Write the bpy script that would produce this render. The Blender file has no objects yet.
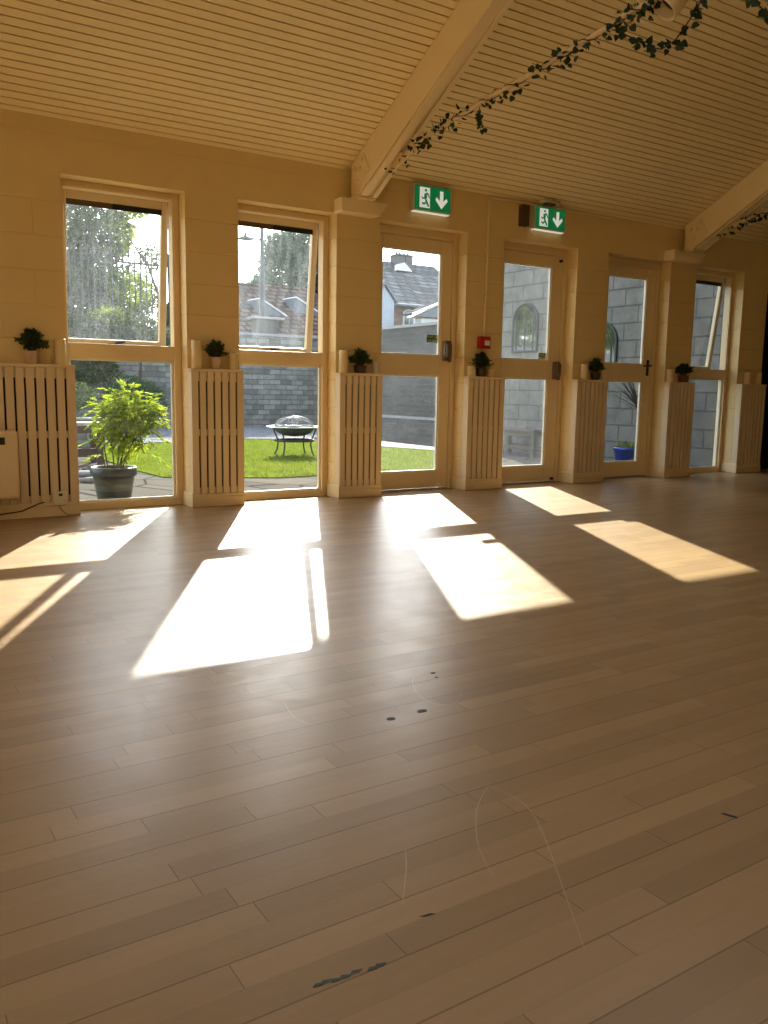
import bpy, bmesh, math, random
from math import sin, cos, pi, radians, sqrt, atan2
from mathutils import Vector, Matrix

S = bpy.context.scene
COL = S.collection
random.seed(7)

# ------------------------------------------------------------------ materials
def newmat(name):
    m = bpy.data.materials.new(name); m.use_nodes = True
    nt = m.node_tree; nt.nodes.clear()
    out = nt.nodes.new('ShaderNodeOutputMaterial')
    return m, nt, out

def N(nt, typ, **kw):
    n = nt.nodes.new(typ)
    for k, v in kw.items():
        if k in ('operation', 'blend_type', 'data_type', 'noise_dimensions', 'feature', 'distance', 'wave_type', 'bands_direction', 'offset', 'squash', 'sky_type', 'sun_disc', 'sun_elevation', 'sun_rotation', 'air_density', 'dust_density', 'ozone_density', 'altitude', 'use_clamp', 'voronoi_dimensions', 'invert', 'offset_frequency', 'interpolation_type'):
            setattr(n, k, v)
        else:
            n.inputs[k.replace('_', ' ')].default_value = v
    return n

def L(nt, a, b): nt.links.new(a, b)

def M(nt, op, a, b=None, c=None):
    n = nt.nodes.new('ShaderNodeMath'); n.operation = op
    for i, v in enumerate((a, b, c)):
        if v is None: continue
        if isinstance(v, (int, float)): n.inputs[i].default_value = v
        else: L(nt, v, n.inputs[i])
    return n.outputs[0]

def c4(c): return (c[0], c[1], c[2], 1.0)

def pbr(name, col, rough=0.6, metal=0.0, var=0.12, scale=8.0, bump=0.0, bscale=60.0, spec=0.5, trans=0.0, coat=0.0, emit=None):
    m, nt, out = newmat(name)
    b = N(nt, 'ShaderNodeBsdfPrincipled')
    b.inputs['Roughness'].default_value = rough
    b.inputs['Metallic'].default_value = metal
    b.inputs['Specular IOR Level'].default_value = spec
    b.inputs['Coat Weight'].default_value = coat
    tc = N(nt, 'ShaderNodeTexCoord')
    no = N(nt, 'ShaderNodeTexNoise', Scale=scale, Detail=4.0)
    L(nt, tc.outputs['Object'], no.inputs['Vector'])
    mx = N(nt, 'ShaderNodeMix', data_type='RGBA')
    mx.inputs[6].default_value = c4([max(0, c*(1-var)) for c in col])
    mx.inputs[7].default_value = c4([min(1, c*(1+var)) for c in col])
    L(nt, no.outputs['Fac'], mx.inputs[0])
    L(nt, mx.outputs[2], b.inputs['Base Color'])
    if bump > 0:
        n2 = N(nt, 'ShaderNodeTexNoise', Scale=bscale, Detail=3.0)
        L(nt, tc.outputs['Object'], n2.inputs['Vector'])
        bp = N(nt, 'ShaderNodeBump', Strength=bump, Distance=0.01)
        L(nt, n2.outputs['Fac'], bp.inputs['Height']); L(nt, bp.outputs[0], b.inputs['Normal'])
    if emit:
        b.inputs['Emission Color'].default_value = c4(col); b.inputs['Emission Strength'].default_value = emit
    if trans > 0:
        t = N(nt, 'ShaderNodeBsdfTranslucent'); L(nt, mx.outputs[2], t.inputs['Color'])
        ms = N(nt, 'ShaderNodeMixShader'); ms.inputs[0].default_value = trans
        L(nt, b.outputs[0], ms.inputs[1]); L(nt, t.outputs[0], ms.inputs[2]); L(nt, ms.outputs[0], out.inputs[0])
    else:
        L(nt, b.outputs[0], out.inputs[0])
    return m

CREAM = (0.79, 0.585, 0.275)

def wall_mat(name, vert_joints):
    m, nt, out = newmat(name)
    b = N(nt, 'ShaderNodeBsdfPrincipled', Roughness=0.55)
    b.inputs['Specular IOR Level'].default_value = 0.3
    tc = N(nt, 'ShaderNodeTexCoord'); sp = N(nt, 'ShaderNodeSeparateXYZ'); L(nt, tc.outputs['Object'], sp.inputs[0])
    z = M(nt, 'DIVIDE', M(nt, 'SUBTRACT', sp.outputs[2], 0.06), 0.22)
    fz = M(nt, 'FRACT', z)
    dz = M(nt, 'MINIMUM', fz, M(nt, 'SUBTRACT', 1.0, fz))
    jz = M(nt, 'SMOOTH_MIN', M(nt, 'DIVIDE', dz, 0.03), 1.0, 0.3)
    h = jz
    if vert_joints:
        row = M(nt, 'FLOOR', z)
        u = M(nt, 'ADD', M(nt, 'DIVIDE', M(nt, 'SUBTRACT', sp.outputs[0], 1.06), 0.44), M(nt, 'MULTIPLY', row, 0.5))
        fu = M(nt, 'FRACT', M(nt, 'ADD', u, 40.0))
        du = M(nt, 'MINIMUM', fu, M(nt, 'SUBTRACT', 1.0, fu))
        ju = M(nt, 'SMOOTH_MIN', M(nt, 'DIVIDE', du, 0.015), 1.0, 0.3)
        h = M(nt, 'MINIMUM', jz, ju)
    no = N(nt, 'ShaderNodeTexNoise', Scale=55.0, Detail=5.0); L(nt, tc.outputs['Object'], no.inputs['Vector'])
    no2 = N(nt, 'ShaderNodeTexNoise', Scale=3.0, Detail=3.0); L(nt, tc.outputs['Object'], no2.inputs['Vector'])
    hh = M(nt, 'ADD', h, M(nt, 'MULTIPLY', no.outputs['Fac'], 0.35))
    bp = N(nt, 'ShaderNodeBump', Strength=0.55, Distance=0.009)
    L(nt, hh, bp.inputs['Height']); L(nt, bp.outputs[0], b.inputs['Normal'])
    mx = N(nt, 'ShaderNodeMix', data_type='RGBA')
    mx.inputs[6].default_value = c4([c*0.93 for c in CREAM]); mx.inputs[7].default_value = c4([c*1.05 for c in CREAM])
    L(nt, no2.outputs['Fac'], mx.inputs[0]); L(nt, mx.outputs[2], b.inputs['Base Color'])
    L(nt, b.outputs[0], out.inputs[0])
    return m

def floor_mat():
    m, nt, out = newmat('strip_wood')
    b = N(nt, 'ShaderNodeBsdfPrincipled')
    tc = N(nt, 'ShaderNodeTexCoord'); sp = N(nt, 'ShaderNodeSeparateXYZ'); L(nt, tc.outputs['Object'], sp.inputs[0])
    X, Y = sp.outputs[0], sp.outputs[1]
    yr = M(nt, 'DIVIDE', M(nt, 'ADD', Y, 20.0), 0.0625)
    row = M(nt, 'FLOOR', yr); fy = M(nt, 'FRACT', yr)
    wn = N(nt, 'ShaderNodeTexWhiteNoise', noise_dimensions='1D'); L(nt, row, wn.inputs['W'])
    xr = M(nt, 'DIVIDE', M(nt, 'ADD', M(nt, 'ADD', X, 60.0), M(nt, 'MULTIPLY', wn.outputs['Value'], 9.0)), 0.62)
    cell = M(nt, 'FLOOR', xr); fx = M(nt, 'FRACT', xr)
    cv = N(nt, 'ShaderNodeCombineXYZ'); L(nt, cell, cv.inputs[0]); L(nt, row, cv.inputs[1])
    wn2 = N(nt, 'ShaderNodeTexWhiteNoise', noise_dimensions='2D'); L(nt, cv.outputs[0], wn2.inputs['Vector'])
    # grain
    g = N(nt, 'ShaderNodeCombineXYZ'); L(nt, M(nt, 'MULTIPLY', X, 2.2), g.inputs[0]); L(nt, M(nt, 'MULTIPLY', Y, 26.0), g.inputs[1]); L(nt, M(nt, 'MULTIPLY', wn2.outputs['Value'], 30.0), g.inputs[2])
    gn = N(nt, 'ShaderNodeTexNoise', Scale=1.6, Detail=6.0, Roughness=0.6); L(nt, g.outputs[0], gn.inputs['Vector'])
    big = N(nt, 'ShaderNodeTexNoise', Scale=1.3, Detail=4.0); L(nt, tc.outputs['Object'], big.inputs['Vector'])
    t = M(nt, 'ADD', M(nt, 'MULTIPLY', wn2.outputs['Value'], 0.55), M(nt, 'MULTIPLY', gn.outputs['Fac'], 0.45))
    ramp = N(nt, 'ShaderNodeValToRGB')
    ramp.color_ramp.elements[0].position = 0.12; ramp.color_ramp.elements[0].color = (0.295, 0.186, 0.079, 1)
    ramp.color_ramp.elements[1].position = 0.9; ramp.color_ramp.elements[1].color = (0.43, 0.278, 0.121, 1)
    L(nt, t, ramp.inputs[0])
    # joints: every second row stronger, butt joints
    dy = M(nt, 'MINIMUM', fy, M(nt, 'SUBTRACT', 1.0, fy))
    par = M(nt, 'FRACT', M(nt, 'MULTIPLY', M(nt, 'FLOOR', M(nt, 'ADD', yr, 0.5)), 0.5))
    wj = M(nt, 'ADD', 0.012, M(nt, 'MULTIPLY', par, 0.030))
    jy = M(nt, 'LESS_THAN', dy, wj)
    dx = M(nt, 'MINIMUM', fx, M(nt, 'SUBTRACT', 1.0, fx))
    jx = M(nt, 'LESS_THAN', dx, 0.0020)
    strength = M(nt, 'MAXIMUM', M(nt, 'MULTIPLY', jy, M(nt, 'ADD', 0.16, M(nt, 'MULTIPLY', par, 0.75))), M(nt, 'MULTIPLY', jx, 0.5))
    mj = N(nt, 'ShaderNodeMix', data_type='RGBA'); mj.inputs[7].default_value = (0.09, 0.045, 0.02, 1)
    L(nt, strength, mj.inputs[0]); L(nt, ramp.outputs[0], mj.inputs[6])
    # worn, scuffed patches
    wr = N(nt, 'ShaderNodeMix', data_type='RGBA', blend_type='MULTIPLY'); wr.inputs[7].default_value = (0.72, 0.70, 0.68, 1)
    mr = N(nt, 'ShaderNodeMapRange'); mr.inputs[1].default_value = 0.5; mr.inputs[2].default_value = 0.75
    L(nt, big.outputs['Fac'], mr.inputs[0]); L(nt, M(nt, 'MULTIPLY', mr.outputs[0], 0.5), wr.inputs[0]); L(nt, mj.outputs[2], wr.inputs[6])
    L(nt, wr.outputs[2], b.inputs['Base Color'])
    fine = N(nt, 'ShaderNodeTexNoise', Scale=70.0, Detail=4.0); L(nt, tc.outputs['Object'], fine.inputs['Vector'])
    sm = N(nt, 'ShaderNodeTexNoise', Scale=9.0, Detail=5.0, Roughness=0.7); L(nt, tc.outputs['Object'], sm.inputs['Vector'])
    L(nt, M(nt, 'ADD', 0.25, M(nt, 'MULTIPLY', sm.outputs['Fac'], 0.20)), b.inputs['Roughness'])
    b.inputs['Specular IOR Level'].default_value = 0.35
    hh = M(nt, 'SUBTRACT', M(nt, 'ADD', M(nt, 'MULTIPLY', gn.outputs['Fac'], 0.6), M(nt, 'MULTIPLY', fine.outputs['Fac'], 0.35)), strength)
    bp = N(nt, 'ShaderNodeBump', Strength=0.22, Distance=0.004); L(nt, hh, bp.inputs['Height']); L(nt, bp.outputs[0], b.inputs['Normal'])
    L(nt, b.outputs[0], out.inputs[0])
    return m

def glass_mat(name, dirt_lo, dirt_hi, scale=14.0, streak=False):
    m, nt, out = newmat(name)
    tr = N(nt, 'ShaderNodeBsdfTransparent'); tr.inputs[0].default_value = (0.96, 0.975, 0.97, 1)
    gl = N(nt, 'ShaderNodeBsdfGlossy', Roughness=0.02)
    lw = N(nt, 'ShaderNodeLayerWeight', Blend=0.5)
    fr = M(nt, 'ADD', 0.035, M(nt, 'MULTIPLY', M(nt, 'POWER', lw.outputs['Facing'], 5.0), 0.9))
    m1 = N(nt, 'ShaderNodeMixShader'); L(nt, fr, m1.inputs[0]); L(nt, tr.outputs[0], m1.inputs[1]); L(nt, gl.outputs[0], m1.inputs[2])
    tc = N(nt, 'ShaderNodeTexCoord'); mp = N(nt, 'ShaderNodeMapping'); L(nt, tc.outputs['Object'], mp.inputs[0])
    if streak: mp.inputs['Scale'].default_value = (1.6, 1.0, 0.45)
    n1 = N(nt, 'ShaderNodeTexNoise', Scale=scale, Detail=8.0, Roughness=0.75); L(nt, mp.outputs[0], n1.inputs['Vector'])
    n2 = N(nt, 'ShaderNodeTexNoise', Scale=2.3, Detail=3.0); L(nt, mp.outputs[0], n2.inputs['Vector'])
    f = M(nt, 'ADD', M(nt, 'MULTIPLY', n1.outputs['Fac'], 0.6), M(nt, 'MULTIPLY', n2.outputs['Fac'], 0.4))
    mr = N(nt, 'ShaderNodeMapRange'); mr.inputs[1].default_value = 0.38; mr.inputs[2].default_value = 0.66
    mr.inputs[3].default_value = dirt_lo; mr.inputs[4].default_value = dirt_hi
    L(nt, f, mr.inputs[0])
    n3 = N(nt, 'ShaderNodeTexNoise', Scale=150.0, Detail=2.0, Roughness=0.6); L(nt, tc.outputs['Object'], n3.inputs['Vector'])
    m3 = N(nt, 'ShaderNodeMapRange'); m3.inputs[1].default_value = 0.55; m3.inputs[2].default_value = 0.75; m3.inputs[3].default_value = 0.55; m3.inputs[4].default_value = 3.2
    L(nt, n3.outputs['Fac'], m3.inputs[0])
    dirt = M(nt, 'MULTIPLY', mr.outputs[0], m3.outputs[0])
    tl = N(nt, 'ShaderNodeBsdfTranslucent'); tl.inputs[0].default_value = (0.78, 0.82, 0.84, 1)
    m2 = N(nt, 'ShaderNodeMixShader'); L(nt, dirt, m2.inputs[0]); L(nt, m1.outputs[0], m2.inputs[1]); L(nt, tl.outputs[0], m2.inputs[2])
    L(nt, m2.outputs[0], out.inputs[0])
    return m

def block_mat(name, col, mort, bw, bh, rough=0.85, bump=0.6, mixaxis=True, msize=0.02, var=0.25, flip=False):
    """masonry / tiles; u runs along x+y, v along z (or along the slope when flip)"""
    m, nt, out = newmat(name)
    b = N(nt, 'ShaderNodeBsdfPrincipled', Roughness=rough); b.inputs['Specular IOR Level'].default_value = 0.0
    tc = N(nt, 'ShaderNodeTexCoord'); sp = N(nt, 'ShaderNodeSeparateXYZ'); L(nt, tc.outputs['Object'], sp.inputs[0])
    cv = N(nt, 'ShaderNodeCombineXYZ')
    if flip: L(nt, sp.outputs[0], cv.inputs[0]); L(nt, M(nt, 'MULTIPLY', sp.outputs[2], 2.0), cv.inputs[1])
    else: L(nt, M(nt, 'ADD', sp.outputs[0], sp.outputs[1]), cv.inputs[0]); L(nt, sp.outputs[2], cv.inputs[1])
    br = N(nt, 'ShaderNodeTexBrick', Scale=1.0)
    br.inputs['Brick Width'].default_value = bw; br.inputs['Row Height'].default_value = bh; br.inputs['Mortar Size'].default_value = msize*bh
    br.inputs['Color1'].default_value = c4([c*(1-var) for c in col]); br.inputs['Color2'].default_value = c4([min(1, c*(1+var)) for c in col]); br.inputs['Mortar'].default_value = c4(mort)
    L(nt, cv.outputs[0], br.inputs['Vector'])
    no = N(nt, 'ShaderNodeTexNoise', Scale=5.0, Detail=6.0, Roughness=0.7); L(nt, tc.outputs['Object'], no.inputs['Vector'])
    mx = N(nt, 'ShaderNodeMix', data_type='RGBA', blend_type='MULTIPLY'); mx.inputs[0].default_value = 0.7
    rp = N(nt, 'ShaderNodeValToRGB'); rp.color_ramp.elements[0].position = 0.3; rp.color_ramp.elements[0].color = (0.45, 0.45, 0.45, 1); rp.color_ramp.elements[1].position = 0.7; rp.color_ramp.elements[1].color = (1.15, 1.15, 1.15, 1)
    L(nt, no.outputs['Fac'], rp.inputs[0]); L(nt, br.outputs['Color'], mx.inputs[6]); L(nt, rp.outputs[0], mx.inputs[7])
    L(nt, mx.outputs[2], b.inputs['Base Color'])
    hh = M(nt, 'ADD', M(nt, 'MULTIPLY', br.outputs['Fac'], -1.0), M(nt, 'MULTIPLY', no.outputs['Fac'], 0.8))
    bp = N(nt, 'ShaderNodeBump', Strength=bump, Distance=0.02); L(nt, hh, bp.inputs['Height']); L(nt, bp.outputs[0], b.inputs['Normal'])
    L(nt, b.outputs[0], out.inputs[0])
    return m

def stone_mat(name, c1, c2, scale, edge=(0.05, 0.05, 0.05), ew=0.04, rough=0.85):
    m, nt, out = newmat(name)
    b = N(nt, 'ShaderNodeBsdfPrincipled', Roughness=rough); b.inputs['Specular IOR Level'].default_value = 0.0
    tc = N(nt, 'ShaderNodeTexCoord')
    v = N(nt, 'ShaderNodeTexVoronoi', Scale=scale); v2 = N(nt, 'ShaderNodeTexVoronoi', Scale=scale, feature='DISTANCE_TO_EDGE')
    no = N(nt, 'ShaderNodeTexNoise', Scale=scale*4, Detail=5.0)
    for n in (v, v2, no): L(nt, tc.outputs['Object'], n.inputs['Vector'])
    sx = N(nt, 'ShaderNodeSeparateColor'); L(nt, v.outputs['Color'], sx.inputs[0])
    mx = N(nt, 'ShaderNodeMix', data_type='RGBA'); mx.inputs[6].default_value = c4(c1); mx.inputs[7].default_value = c4(c2)
    L(nt, M(nt, 'ADD', M(nt, 'MULTIPLY', sx.outputs[0], 0.6), M(nt, 'MULTIPLY', no.outputs['Fac'], 0.4)), mx.inputs[0])
    me = N(nt, 'ShaderNodeMix', data_type='RGBA'); me.inputs[6].default_value = c4(edge)
    L(nt, M(nt, 'GREATER_THAN', v2.outputs['Distance'], ew), me.inputs[0]); L(nt, mx.outputs[2], me.inputs[7])
    L(nt, me.outputs[2], b.inputs['Base Color'])
    bp = N(nt, 'ShaderNodeBump', Strength=0.5, Distance=0.03); L(nt, M(nt, 'ADD', M(nt, 'MINIMUM', v2.outputs['Distance'], 0.15), M(nt, 'MULTIPLY', no.outputs['Fac'], 0.1)), bp.inputs['Height']); L(nt, bp.outputs[0], b.inputs['Normal'])
    L(nt, b.outputs[0], out.inputs[0])
    return m

def leaf_mat(name, c1, c2, trans=0.45, rough=0.6):
    m, nt, out = newmat(name)
    b = N(nt, 'ShaderNodeBsdfPrincipled', Roughness=rough); b.inputs['Specular IOR Level'].default_value = 0.03
    tc = N(nt, 'ShaderNodeTexCoord'); no = N(nt, 'ShaderNodeTexNoise', Scale=6.0, Detail=3.0); L(nt, tc.outputs['Object'], no.inputs['Vector'])
    mr = N(nt, 'ShaderNodeMapRange'); mr.inputs[1].default_value = 0.35; mr.inputs[2].default_value = 0.65; L(nt, no.outputs['Fac'], mr.inputs[0])
    mx = N(nt, 'ShaderNodeMix', data_type='RGBA'); mx.inputs[6].default_value = c4(c1); mx.inputs[7].default_value = c4(c2); L(nt, mr.outputs[0], mx.inputs[0])
    L(nt, mx.outputs[2], b.inputs['Base Color'])
    t = N(nt, 'ShaderNodeBsdfTranslucent'); L(nt, mx.outputs[2], t.inputs[0])
    ms = N(nt, 'ShaderNodeMixShader'); ms.inputs[0].default_value = trans
    L(nt, b.outputs[0], ms.inputs[1]); L(nt, t.outputs[0], ms.inputs[2]); L(nt, ms.outputs[0], out.inputs[0])
    return m

MT = dict(
    wall=wall_mat('painted_blockwork', False), wallv=wall_mat('painted_blockwork_bond', True),
    band=pbr('painted_band', CREAM, 0.55, var=0.05, bump=0.25, bscale=55, spec=0.3),
    paint=pbr('cream_gloss_paint', (0.80, 0.61, 0.34), 0.38, var=0.05, bump=0.06, bscale=25),
    slat=pbr('painted_ceiling_slat', (0.95, 0.765, 0.44), 0.5, var=0.07, scale=2.0, spec=0.3),
    gap=pbr('ceiling_gap_shade', (0.035, 0.02, 0.01), 0.9),  # near-black backing paints the shade in the gaps between ceiling boards
    sash=pbr('sash_paint', (0.76, 0.60, 0.35), 0.4, var=0.04),
    bead=pbr('pale_bead_paint', (0.82, 0.76, 0.62), 0.4, var=0.03),
    beam=pbr('painted_beam', (0.90, 0.71, 0.42), 0.45, var=0.06, scale=3.0, bump=0.05),
    cover=pbr('painted_radiator_cover', (0.74, 0.57, 0.35), 0.42, var=0.07, scale=6.0),
    recess_shade=pbr('painted_recess_shade', (0.03, 0.02, 0.012), 0.8),  # near-black stands in for shade behind cover slats and in the heater slot
    floor=floor_mat(),
    doorway_shade=pbr('painted_doorway_shade', (0.006, 0.006, 0.007), 0.7, spec=0.15),
    redwood=pbr('red_brown_frame', (0.12, 0.03, 0.015), 0.6),
    g_w1=glass_mat('dusty_glass', 0.006, 0.045, 16, True), g_low=glass_mat('fairly_clean_glass', 0.0006, 0.006, 10),
    g_w2=glass_mat('smeared_glass', 0.005, 0.05, 9, True), g_d1=glass_mat('light_dust_glass', 0.010, 0.030, 30),
    g_d2=glass_mat('heavy_dust_glass', 0.010, 0.030, 34), g_clean=glass_mat('clean_glass', 0.0, 0.004, 10),
    green=pbr('sign_green', (0.005, 0.22, 0.07), 0.35, var=0.02, emit=0.12), white=pbr('sign_white', (0.85, 0.88, 0.84), 0.4, var=0.02), signlit=pbr('sign_white_backlit', (0.85, 0.90, 0.84), 0.4, var=0.02, emit=0.16),
    signbox=pbr('sign_case', (0.62, 0.55, 0.42), 0.4, var=0.03), grille=pbr('dark_bronze_grille', (0.10, 0.06, 0.03), 0.5),
    red=pbr('fire_red', (0.45, 0.012, 0.012), 0.35, var=0.03), offwhite=pbr('off_white_plastic', (0.74, 0.64, 0.47), 0.35, var=0.03),
    candle=pbr('ivory_wax', (0.86, 0.66, 0.33), 0.45, var=0.05, trans=0.12), wick=pbr('wick_black', (0.02, 0.02, 0.02), 0.9),
    glassjar=pbr('frosted_glass_holder', (0.62, 0.5, 0.36), 0.25, var=0.05),
    potpink=pbr('pale_clay_pot', (0.58, 0.40, 0.27), 0.7, var=0.08), potdark=pbr('dark_brown_pot', (0.05, 0.028, 0.015), 0.5), potred=pbr('terracotta_brown_pot', (0.16, 0.06, 0.025), 0.6),
    herb=leaf_mat('dark_herb_leaves', (0.03, 0.055, 0.02), (0.09, 0.13, 0.045), 0.25), ivy=leaf_mat('ivy_leaves', (0.025, 0.045, 0.022), (0.06, 0.085, 0.04), 0.15),
    soil=pbr('potting_soil', (0.03, 0.02, 0.012), 0.95, bump=0.5),
    blackmetal=pbr('black_metal', (0.012, 0.012, 0.012), 0.45), greymetal=pbr('grey_brown_metal', (0.16, 0.11, 0.07), 0.4, metal=0.3), zinc=pbr('galvanised_steel', (0.45, 0.42, 0.38), 0.4, metal=0.6),
    rod=pbr('painted_steel_rod', (0.72, 0.52, 0.28), 0.35, var=0.05), vine=pbr('vine_stem', (0.05, 0.035, 0.015), 0.8),
    cable=pbr('cream_cable', (0.5, 0.38, 0.24), 0.5), heater=pbr('cream_enamel_heater', (0.80, 0.62, 0.36), 0.35, var=0.03),
    # outside
    outer=block_mat('outer_blockwork', (0.13, 0.125, 0.115), (0.09, 0.088, 0.08), 0.45, 0.225, bump=0.3, msize=0.05, var=0.08), darkstain=pbr('dark_stained_wood', (0.075, 0.055, 0.04), 0.7, var=0.2),
    patio=stone_mat('paving_stone', (0.10, 0.089, 0.073), (0.145, 0.13, 0.108), 1.6, (0.045, 0.04, 0.037), 0.02),
    gravel=stone_mat('gravel', (0.14, 0.14, 0.14), (0.36, 0.35, 0.34), 14.0, (0.06, 0.06, 0.06), 0.05),
    lawn=pbr('lawn_turf', (0.12, 0.165, 0.018), 0.95, var=0.3, scale=3.0, bump=0.6, bscale=90, spec=0.0), grass=leaf_mat('grass_blades', (0.12, 0.16, 0.020), (0.215, 0.235, 0.035), 0.42),
    kerb=pbr('pale_kerb', (0.20, 0.195, 0.18), 0.85, var=0.12, spec=0.05),
    gwall=block_mat('dark_garden_wall', (0.065, 0.065, 0.06), (0.085, 0.085, 0.08), 0.30, 0.10, bump=0.5, msize=0.12), coping=pbr('pale_coping', (0.30, 0.29, 0.27), 0.85, var=0.2),
    rubble=block_mat('rubble_wall', (0.27, 0.265, 0.23), (0.17, 0.168, 0.15), 0.30, 0.12, bump=1.0, msize=0.06, var=0.3),
    wing=block_mat('grey_blockwork', (0.185, 0.178, 0.158), (0.10, 0.097, 0.088), 0.45, 0.225, bump=0.3, msize=0.05, var=0.06),
    oldwood=pbr('weathered_wood', (0.09, 0.065, 0.05), 0.8, var=0.35, scale=12, bump=0.3), palewood=pbr('pale_bench_wood', (0.40, 0.36, 0.31), 0.8, var=0.2, scale=10),
    greenwood=pbr('mossy_old_wood', (0.085, 0.083, 0.055), 0.85, var=0.3, scale=9),
    glaze=pbr('grey_green_glaze', (0.026, 0.034, 0.028), 0.35, var=0.25, scale=5), glazeband=pbr('pale_glaze_band', (0.07, 0.078, 0.058), 0.35, var=0.2, scale=5),
    lime=leaf_mat('lime_leaves', (0.20, 0.29, 0.010), (0.44, 0.50, 0.04), 0.5, 0.5), stem=pbr('brown_stem', (0.07, 0.05, 0.03), 0.8),
    shrub=leaf_mat('shrub_leaves', (0.03, 0.06, 0.02), (0.11, 0.15, 0.05), 0.35), hedge=leaf_mat('hedge_leaves', (0.03, 0.08, 0.03), (0.08, 0.15, 0.05), 0.3),
    tree=leaf_mat('tree_leaves', (0.03, 0.06, 0.015), (0.09, 0.14, 0.03), 0.4), treesunlit=leaf_mat('painted_sunlit_leaves', (0.16, 0.23, 0.02), (0.36, 0.42, 0.06), 0.55), treeblue=leaf_mat('far_tree_leaves', (0.06, 0.10, 0.06), (0.12, 0.18, 0.10), 0.4),  # brighter leaf copy paints sunlight into the crown lumps that use it
    bark=pbr('bark', (0.09, 0.07, 0.05), 0.9, var=0.3, bump=0.5), bowl=pbr('fire_bowl_steel', (0.022, 0.024, 0.026), 0.7, metal=0.0), rim=pbr('worn_steel_rim', (0.55, 0.56, 0.56), 0.4, metal=0.4),
    mesh=pbr('spark_mesh', (0.16, 0.17, 0.17), 0.5, metal=0.0),
    brick=block_mat('red_brick', (0.24, 0.12, 0.085), (0.25, 0.21, 0.18), 0.22, 0.075, msize=0.12), slate=block_mat('slate_roof', (0.13, 0.135, 0.14), (0.06, 0.06, 0.06), 0.45, 0.36, msize=0.13, flip=True, var=0.3), tile=block_mat('clay_tile_roof', (0.15, 0.105, 0.08), (0.06, 0.045, 0.04), 0.35, 0.30, msize=0.16, flip=True, var=0.3),
    render=pbr('pale_blue_render', (0.30, 0.34, 0.38), 0.8), housegrey=pbr('grey_lead', (0.10, 0.115, 0.135), 0.6), hwhite=pbr('white_paint', (0.50, 0.50, 0.49), 0.5), hstone=pbr('chimney_stone', (0.08, 0.078, 0.075), 0.9, var=0.25), pane=pbr('house_glass', (0.06, 0.07, 0.085), 0.1, var=0.05),
    postgrey=pbr('grey_lamp_post', (0.05, 0.053, 0.058), 0.5), mirror=pbr('mirror_glass', (0.75, 0.8, 0.78), 0.05, metal=1.0, var=0.02),
    blue=pbr('cobalt_glaze', (0.010, 0.032, 0.17), 0.2, var=0.2), cordy=leaf_mat('cordyline_leaves', (0.02, 0.016, 0.02), (0.045, 0.035, 0.04), 0.1), sprig=leaf_mat('pale_grass_tuft', (0.14, 0.2, 0.06), (0.3, 0.36, 0.12), 0.4),
    stickg=pbr('sticker_green', (0.01, 0.10, 0.05), 0.4), sticky=pbr('sticker_lettering', (0.88, 0.92, 0.66), 0.4, var=0.02), stickd=pbr('sticker_olive', (0.16, 0.15, 0.05), 0.4),
    scratch=pbr('pale_scratch', (0.52, 0.38, 0.22), 0.5),
    mark=pbr('dark_floor_mark', (0.02, 0.015, 0.012), 0.6), markg=pbr('green_grey_floor_mark', (0.05, 0.07, 0.06), 0.6), spot=pbr('cream_lamp_can', (0.80, 0.66, 0.42), 0.4), spotin=pbr('lamp_can_inside', (0.05, 0.03, 0.02), 0.6),
    backwall=pbr('back_wall_paint', (0.80, 0.68, 0.44), 0.6, var=0.05),
)

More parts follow.
